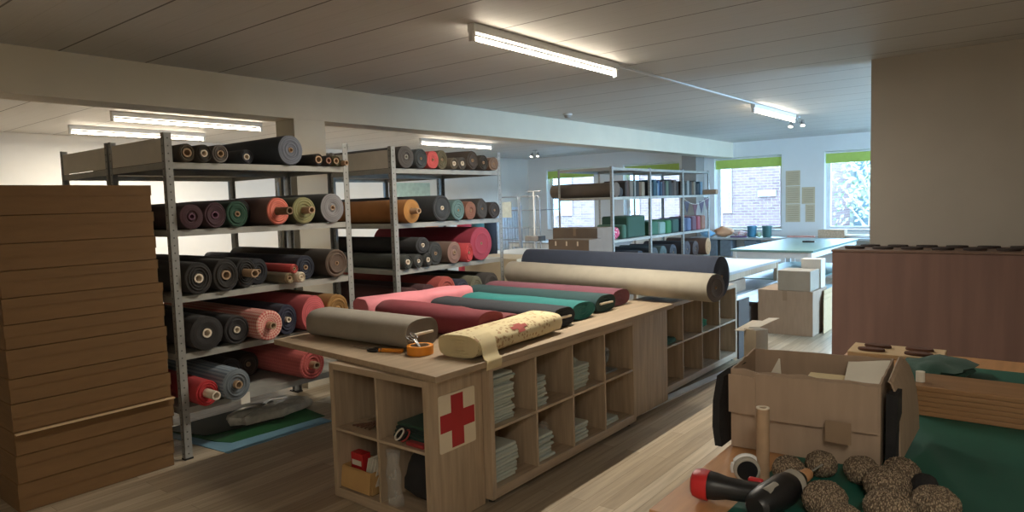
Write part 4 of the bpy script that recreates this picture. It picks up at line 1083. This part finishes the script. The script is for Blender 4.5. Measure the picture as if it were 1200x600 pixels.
# boxes in front of the far rack
table('plain packing table in front of the far rack', -6.05, -4.85, 8.05, 9.15, .74, M_oakX, M_oakZ)
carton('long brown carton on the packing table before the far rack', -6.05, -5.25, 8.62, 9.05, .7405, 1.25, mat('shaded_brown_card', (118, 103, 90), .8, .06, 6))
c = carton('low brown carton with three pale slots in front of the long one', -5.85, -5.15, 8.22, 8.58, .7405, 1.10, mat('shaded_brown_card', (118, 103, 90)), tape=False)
for x in (-.22, -.03, .16):
    MB().box(x - .012, x + .012, -.1812, -.1802, .27, .335).build('slot', M_coreW, c)

# ------------------------------------------------------------------ far rack
FY = [9.33, 10.60, 11.90, 13.15]
rack('tall grey rack of folded fabrics before the windows', -5.40, -6.42, 9.33, FY, [.52, 1.02, 1.70, 2.16], 2.175, top_sides=False)
GF = 'fabrics standing on the upper shelf of the far rack'
tag(MB().rings([[(-6.62 + 1.2 * u, 9.50 + math.cos(2 * PI * k / 20) * .115, 1.701 + .115 + .02 * 0 + math.sin(2 * PI * k / 20) * .115 * (1 + .03 * math.sin(7 * u))) for k in range(20)] for u in (0, .25, .5, .75, 1)]).build('kraft_roll', mat('kraft_paper', (96, 84, 74), .8, .08, 8)), 'brown wrapped roll lying across the end of the far rack', 'roll')
tag(MB().rings([[(-6.66 + 1.2 * u, 9.70 + math.cos(2 * PI * k / 20) * .075, 1.701 + .075 + math.sin(2 * PI * k / 20) * .075) for k in range(20)] for u in (0, .5, 1)]).build('dark_roll', cloth((48, 46, 48))), 'dark cloth roll behind the brown wrapped roll', 'roll')
CS = [(74, 64, 58, 'dark brown'), (110, 82, 74, 'rust'), (150, 140, 126, 'stone'), (66, 76, 72, 'bottle green'), (190, 190, 184, 'white'), (54, 58, 60, 'charcoal'), (140, 108, 82, 'tan'), (176, 158, 130, 'sand'), (66, 70, 74, 'slate'), (50, 60, 66, 'ink'),
      (52, 92, 110, 'petrol'), (150, 180, 200, 'pale blue'), (60, 100, 150, 'blue'), (44, 80, 110, 'deep blue'), (94, 80, 90, 'plum'), (48, 52, 60, 'navy'), (110, 130, 110, 'sage'), (56, 60, 62, 'graphite'), (78, 60, 58, 'cocoa'), (120, 100, 88, 'fawn')]
y = 9.81; i = 0; used = {}
def pillar_gap(y0, y1):
    return any(a - .055 < y1 and a + .055 > y0 for a in FY[1:3])
while y < 12.84:
    w = random.choice((.05, .07, .09, .12))
    if pillar_gap(y, y + w): y += .02; continue
    c = CS[i % len(CS)]; used[c[3]] = used.get(c[3], 0) + 1; h = random.uniform(.22, .29)
    o = MB().box(-.42, 0, 0, w - .004, 0, h).build('fabric_bundle', cloth(tuple(int(v * .74) for v in c[:3])), None, (-5.43 - random.uniform(0, .03), y, 1.7008), bevel=.012)
    tag(o, '%s %s folded fabric from the wrapped roll, far rack upper shelf' % (NTH[used[c[3]] - 1], c[3]), 'folded fabric', GF)
    y += w; i += 1
tag(MB().cyl((0, 0, 0), (.55, -.06, 0), .05, seg=18).build('cardboard_tube', M_core, None, (-5.72, 13.02, 1.7525)), 'brown cardboard tube poking out at the end of the far rack', 'tube')
GM = 'fabrics on the middle shelf of the far rack'
MS = [(9.72, .14, .23, (52, 92, 74), 'grey green'), (9.88, .62, .36, (34, 72, 58), 'dark green'), (10.66, .34, .24, (36, 90, 66), 'bottle green'), (11.02, .26, .22, (120, 150, 140), 'pale green printed'), (11.30, .22, .24, (44, 112, 66), 'leaf green'), (11.54, .30, .25, (34, 70, 62), 'deep green'),
      (11.96, .20, .26, (54, 66, 94), 'navy'), (12.18, .20, .25, (84, 98, 130), 'slate blue'), (12.40, .22, .27, (92, 60, 74), 'plum'), (12.64, .18, .27, (150, 66, 76), 'red'), (12.84, .22, .28, (140, 92, 70), 'brown')]
for (y, w, h, c, n) in MS:
    o = MB().box(-.5, 0, 0, w - .01, 0, h).build('fabric_bundle', cloth(c), None, (-5.44, y, 1.0208), bevel=.03)
    tag(o, '%s folded fabric pile on the middle shelf of the far rack' % n, 'folded fabric', GM)
blob('floral_cushion', 'pink and white patterned bundle at the corner of the far rack', 'bundle', (-5.53, 9.56, 1.0205), .09, .13, .10, cloth((206, 70, 110), 'print', (226, 214, 214)), 6, .3)
for k, (y, r, c, n) in enumerate(((9.6, .13, (60, 62, 72), 'slate'), (9.92, .13, (180, 70, 100), 'pink'), (10.28, .14, (52, 60, 74), 'navy'), (10.80, .15, (56, 64, 70), 'ink'), (11.15, .15, (66, 84, 84), 'teal grey'), (11.55, .15, (54, 58, 66), 'charcoal'), (12.15, .16, (62, 56, 60), 'aubergine'), (12.55, .15, (70, 54, 50), 'chocolate'))):
    roll('%s cloth roll on the low shelf of the far rack' % n, 'cloth rolls on the low shelf of the far rack', y, .5208, r, r, c, L=.85, x=-5.44, core=.015)
roll('dark roll with a pale wooden looking end on the far rack low shelf', 'cloth rolls on the low shelf of the far rack', 12.92, .5208, .14, .17, (110, 80, 62), L=.85, x=-5.34, core=.012, col_end=(206, 158, 108))
# bunting
t = thing('bunting', 'string of dark triangular bunting flags below the far rack shelf', 'bunting', (-5.3955, 11.94, 1.64))
b = MB(); pts = [(0, .0 + 1.18 * u, .0 - .16 * math.sin(u * PI) * (1 - .6 * u)) for u in [k / 12 for k in range(13)]]
b.sweep(pts, .004, 5); b.build('string', M_paper, t)
for k, (y, c) in enumerate(((.13, (64, 60, 76)), (.5, (96, 52, 62)), (.80, (70, 58, 80)), (1.06, (84, 60, 80)))):
    z = -.16 * math.sin(y / 1.1 * PI) * (1 - .6 * y / 1.1)
    MB().rings([[(q, y - .12, z), (q, y + .12, z), (q, y, z - .24)] for q in (-.002, .002)]).build('flag', cloth(c), t)

# ------------------------------------------------------------------ side bay: roll cage, stand, radiator, board, standing rolls
t = thing('roll_cage', 'silver wire roll cage trolley near the side bay window', 'trolley', (-8.95, 10.9, 0))
Wc = 1.0
for x0, x1 in ((0, .48), (.52, 1.0)):
    b = MB()
    b.sweep([(x0, 0, .28), (x0, 0, 1.74), (x0 + .03, 0, 1.775), (x1 - .03, 0, 1.775), (x1, 0, 1.74), (x1, 0, .28)], .014, 8)
    b.build('gate_frame', M_wire, t)
    b = MB()
    for z in (.5, .9, 1.15, 1.5): b.cyl((x0, 0, z), (x1, 0, z), .009, seg=6)
    for k in range(1, 5): b.cyl((x0 + (x1 - x0) * k / 5, .004, .30), (x0 + (x1 - x0) * k / 5, .004, 1.15), .004, seg=6)
    b.build('wire_grid', M_wire, t)
b = MB()
for x in (0, 1.0):
    b.sweep([(x, .7, .28), (x, .7, 1.6)], .014, 8); b.cyl((x, 0, .9), (x, .7, .9), .009, seg=6); b.cyl((x, 0, 1.5), (x, .7, 1.5), .009, seg=6)
b.build('side_frame', M_wire, t)
MB().box(-.02, 1.02, -.02, .72, .16, .28).build('base_deck', M_wire, t, bevel=.01)
for (x, y) in ((.08, .06), (.92, .06), (.08, .64), (.92, .64)):
    MB().cyl((x, y - .02, .07), (x, y + .02, .07), .07, seg=18).build('wheel', M_black, t)
    MB().box(x - .03, x + .03, y - .03, y + .03, .12, .16).build('caster', M_wire, t)
MB().box(.06, .30, -.012, -.004, 1.36, 1.68).build('label_holder', mat('grey_card', (176, 184, 180), .6), t)
t = thing('garment_stand', 'white T shaped pole stand beside the roll cage', 'stand', (-7.75, 10.46, 0))
MB().cyl((0, 0, .03), (0, 0, 1.86), .022).build('pole', M_whitemetal, t)
MB().cyl((-.16, 0, 1.86), (.16, 0, 1.86), .014).build('cross_bar', M_wire, t)
MB().cyl((0, 0, 0), (0, 0, .03), .22, seg=24).build('base', M_whitemetal, t)
MB().box(-.16, .16, -.12, .12, .92, 1.02).build('tool_tray', mat('grey_tray', (116, 112, 110), .5), t, bevel=.01)
t = thing('radiator', 'tall white ribbed radiator on the side bay wall', 'radiator', (XL, 12.2, 0))
MB().box(.01, .06, 0, 1.7, .20, 1.55).build('panel', mat('radiator_white', (205, 214, 224), .4), t)
b = MB()
for k in range(17): b.box(.06, .085, .03 + k * .1, .085 + k * .1, .22, 1.53)
b.build('ribs', mat('radiator_white', (205, 214, 224), .4), t)
tag(MB().box(.001, .03, 0, 1.05, 0, .30).build('wall_board', mat('pale_green_board', (176, 196, 182), .3), None, (XL, 9.66, 1.85), bevel=.004), 'pale green board high on the side bay wall', 'board')
for (y, c, n) in ((7.28, (214, 130, 84), 'orange'), (7.59, (214, 214, 206), 'white'), (7.98, (196, 66, 82), 'red'), (8.29, (70, 130, 134), 'teal'), (8.60, (52, 60, 74), 'navy')):
    t = thing('standing_roll', '%s fabric roll standing on end in the side bay' % n, 'fabric roll', (-7.3, y, 0), 0, 'fabric rolls standing in the side bay')
    b = MB(); b.rings([[(math.cos(2 * PI * k / 20) * .115 * s_, math.sin(2 * PI * k / 20) * .115 * s_, z) for k in range(20)] for (z, s_) in ((0, .96), (.02, 1), (.7, .99), (1.36, 1), (1.4, .95))]); b.build('cloth', cloth(c), t)
    MB().pipe((0, 0, 1.3), (0, 0, 1.44), .03, .022).build('core', M_coreW, t)
# low white table by the side bay window and a pale box before the navy roll
table('white table below the side bay window', -9.9, -7.2, 12.3, 13.3, .76, M_whitetop, M_whitemetal)
table('white table between the roll cage and the far rack', -7.9, -6.75, 8.95, 10.2, .80, M_whitetop, M_whitemetal)
carton('pale beige carton on the floor at the far end of the second rack', -5.55, -4.75, 6.05, 6.6, 0, 1.02, mat('pale_beige_card', (196, 180, 152), .8, .05, 5), tape=False)

# ------------------------------------------------------------------ window bench
t = thing('window_bench', 'long white bench running below the windows', 'bench', (-6.0, 13.55, 0))
MB().box(0, 5.6, 0, .76, .78, .82).build('bench_top', M_whitetop, t, bevel=.003)
for x in (.1, 1.9, 3.7, 5.5):
    MB().box(x - .03, x + .03, .03, .09, 0, .78).build('leg', M_whitemetal, t)
    MB().box(x - .03, x + .03, .66, .72, 0, .78).build('leg', M_whitemetal, t)
bz = .8205
blob('cloth_heap', 'peach cloth heap on the window bench beside the far rack', 'cloth', (-5.42, 13.95, bz), .20, .14, .10, cloth((226, 170, 130)), 1, .5)
blob('cloth_heap', 'red and white cloth heap on the window bench', 'cloth', (-5.06, 13.9, bz), .135, .14, .06, cloth((232, 210, 206), 'print', (206, 60, 70)), 8, .5)
blob('cloth_heap', 'pale blue cloth bundle at the end of the window bench', 'cloth', (-5.72, 13.8, bz), .14, .12, .07, cloth((130, 180, 214)), 3, .5)
def cup(lab, x, y, m):
    t = thing('pot', lab, 'pot', (x, y, bz))
    b = MB(); b.rings([[(math.cos(2 * PI * k / 20) * r, math.sin(2 * PI * k / 20) * r, z) for k in range(20)] for (r, z) in ((.075, 0), (.085, .02), (.09, .2), (.095, .22), (.08, .22), (.07, .03))]); b.build('pot_body', m, t)
    MB().pipe((0, 0, .2), (0, 0, .226), .098, .085).build('rim', m, t)
cup('blue pot on the window bench under the brick view', -4.80, 13.85, mat('blue_glaze', (70, 130, 160), .4))
cup('dark green pot on the window bench', -4.50, 13.85, mat('green_glaze', (70, 110, 110), .4))
blob('pale_green_cloth', 'pale green cloth between the two pots', 'cloth', (-4.65, 13.82, bz), .05, .05, .05, cloth((196, 222, 190)), 2, .3)
tag(MB().box(-.16, .16, -.05, .05, 0, .03).build('purple_case', cloth((110, 84, 130)), None, (-5.0, 13.65, bz), bevel=.01), 'flat purple case at the front of the window bench', 'case')
t = thing('basket', 'tan basket on the window bench under the tree view', 'basket', (-3.28, 13.85, bz))
b = MB(); b.box(-.23, .23, -.12, -.11, 0, .14); b.box(-.23, .23, .11, .12, 0, .14); b.box(-.23, -.22, -.11, .11, 0, .14); b.box(.22, .23, -.11, .11, 0, .14); b.box(-.22, .22, -.11, .11, 0, .01); b.build('basket_body', mat('tan_wicker', (190, 166, 140), .8, .2, 40), t)
MB().sweep([(-.23, -.12, .14), (.23, -.12, .14), (.23, .12, .14), (-.23, .12, .14)], .008, 6, closed=True).build('rim', mat('tan_wicker', (190, 166, 140)), t)
t = thing('wire_ring', 'white ring tray on the window bench next to the basket', 'tray', (-2.80, 13.85, bz))
MB().sweep([(math.cos(a) * .24, math.sin(a) * .14, .03) for a in [2 * PI * q / 24 for q in range(24)]], .028, 8, closed=True).build('rim', M_whitemetal, t)
tag(MB().box(-.25, .25, -.05, .05, 0, .03).build('pink_rail', mat('pink_plastic', (226, 170, 160), .5), None, (-3.85, 13.85, bz), bevel=.005), 'thin pink strip box on the window bench before the paper sheets', 'box')
for i, x in enumerate((-5.55, -5.25, -4.75)):
    t = thing('storage_crate', 'grey crate hanging below the window bench, %s from the far rack' % NTH[i], 'crate', (x, 13.75, .44), 0, 'grey crates below the window bench')
    MB().box(-.12, .12, -.15, .15, .0, .33).build('crate_body', mat('grey_crate', (112, 126, 138), .5), t, bevel=.01)
    MB().box(-.125, .125, -.156, -.15, .27, .30).build('rim', mat('grey_crate', (112, 126, 138)), t)
# paper sheets on the pier
for i, (x0, x1, z0, z1, nm) in enumerate(((-4.28, -4.0, 1.83, 2.13, 'top'), (-4.28, -4.0, 1.47, 1.82, 'middle'), (-4.28, -4.0, 1.10, 1.46, 'bottom'), (-3.97, -3.72, 1.46, 1.79, 'upper'), (-3.90, -3.72, 1.10, 1.45, 'lower'))):
    t = thing('paper_sheet', 'tan paper sheet on the pier between windows, %s of the %s column' % (nm, 'taller' if i < 3 else 'shorter'), 'paper', (x0, YF - .001, z0), 0, 'paper sheets on the pier')
    MB().box(0, x1 - x0, -.003, 0, 0, z1 - z0).build('sheet', mat('tan_paper', (206, 190, 160), .8, .05, 8), t)
    b = MB()
    for k in range(7): b.box(.03, x1 - x0 - .03, -.0036, -.003, (z1 - z0) * (.1 + .12 * k), (z1 - z0) * (.1 + .12 * k) + .012)
    b.build('printed_lines', mat('print_grey', (182, 163, 134), .8), t)

# ------------------------------------------------------------------ daylight
w = bpy.data.worlds.new('daylight'); SC.world = w; w.use_nodes = True
bg = w.node_tree.nodes['Background']
bg.inputs['Color'].default_value = (0.47, 0.73, 1.0, 1); bg.inputs['Strength'].default_value = 35.0
sun = bpy.data.lights.new('sun', 'SUN'); sun.energy = 0.4; sun.angle = .02; sun.color = (1, .96, .9)
so = bpy.data.objects.new('sun', sun); COL.objects.link(so); so.rotation_euler = (math.radians(48), 0, math.radians(-25))
for i, (a, c) in enumerate(WIN):
    l = bpy.data.lights.new('window_portal', 'AREA'); l.shape = 'RECTANGLE'; l.size = c - a; l.size_y = WZ1 - WZ0; l.cycles.is_portal = True
    o = bpy.data.objects.new('window_portal', l); COL.objects.link(o); o.location = ((a + c) / 2, YF + .29, (WZ0 + WZ1) / 2); o.rotation_euler = (-PI / 2, 0, 0)

for i, (a, c) in enumerate(ADDED_WIN):  # portals for the added side windows
    l = bpy.data.lights.new('window_portal', 'AREA'); l.shape = 'RECTANGLE'; l.size = 1.6; l.size_y = c - a; l.cycles.is_portal = True
    o = bpy.data.objects.new('window_portal', l); COL.objects.link(o); o.location = (XR + .19, (a + c) / 2, 1.7); o.rotation_euler = (0, PI / 2, 0)

# ------------------------------------------------------------------ camera
F, yaw, pitch, rl = 800.66, .6725, .07706, -.03053
fwd = Vector((-math.sin(yaw) * math.cos(pitch), math.cos(yaw) * math.cos(pitch), -math.sin(pitch)))
r0 = fwd.cross(Vector((0, 0, 1))).normalized(); u0 = r0.cross(fwd)
rt = r0 * math.cos(rl) + u0 * math.sin(rl); up = u0 * math.cos(rl) - r0 * math.sin(rl)
cam = bpy.data.cameras.new('camera'); cam.sensor_width = 36; cam.lens = F * 36 / 1200; cam.clip_start = .05
co = bpy.data.objects.new('camera', cam); COL.objects.link(co)
mw = Matrix((rt, up, -fwd)).transposed().to_4x4(); mw.translation = Vector((0, 0, 1.65))
co.matrix_world = mw
SC.camera = co
vs = SC.view_settings
vs.view_transform = 'Standard'; vs.look = 'None'; vs.gamma = 1; vs.use_curve_mapping = False; vs.exposure = 0.12
SC.cycles.max_bounces = 8; SC.cycles.diffuse_bounces = 5; SC.cycles.sample_clamp_indirect = 6
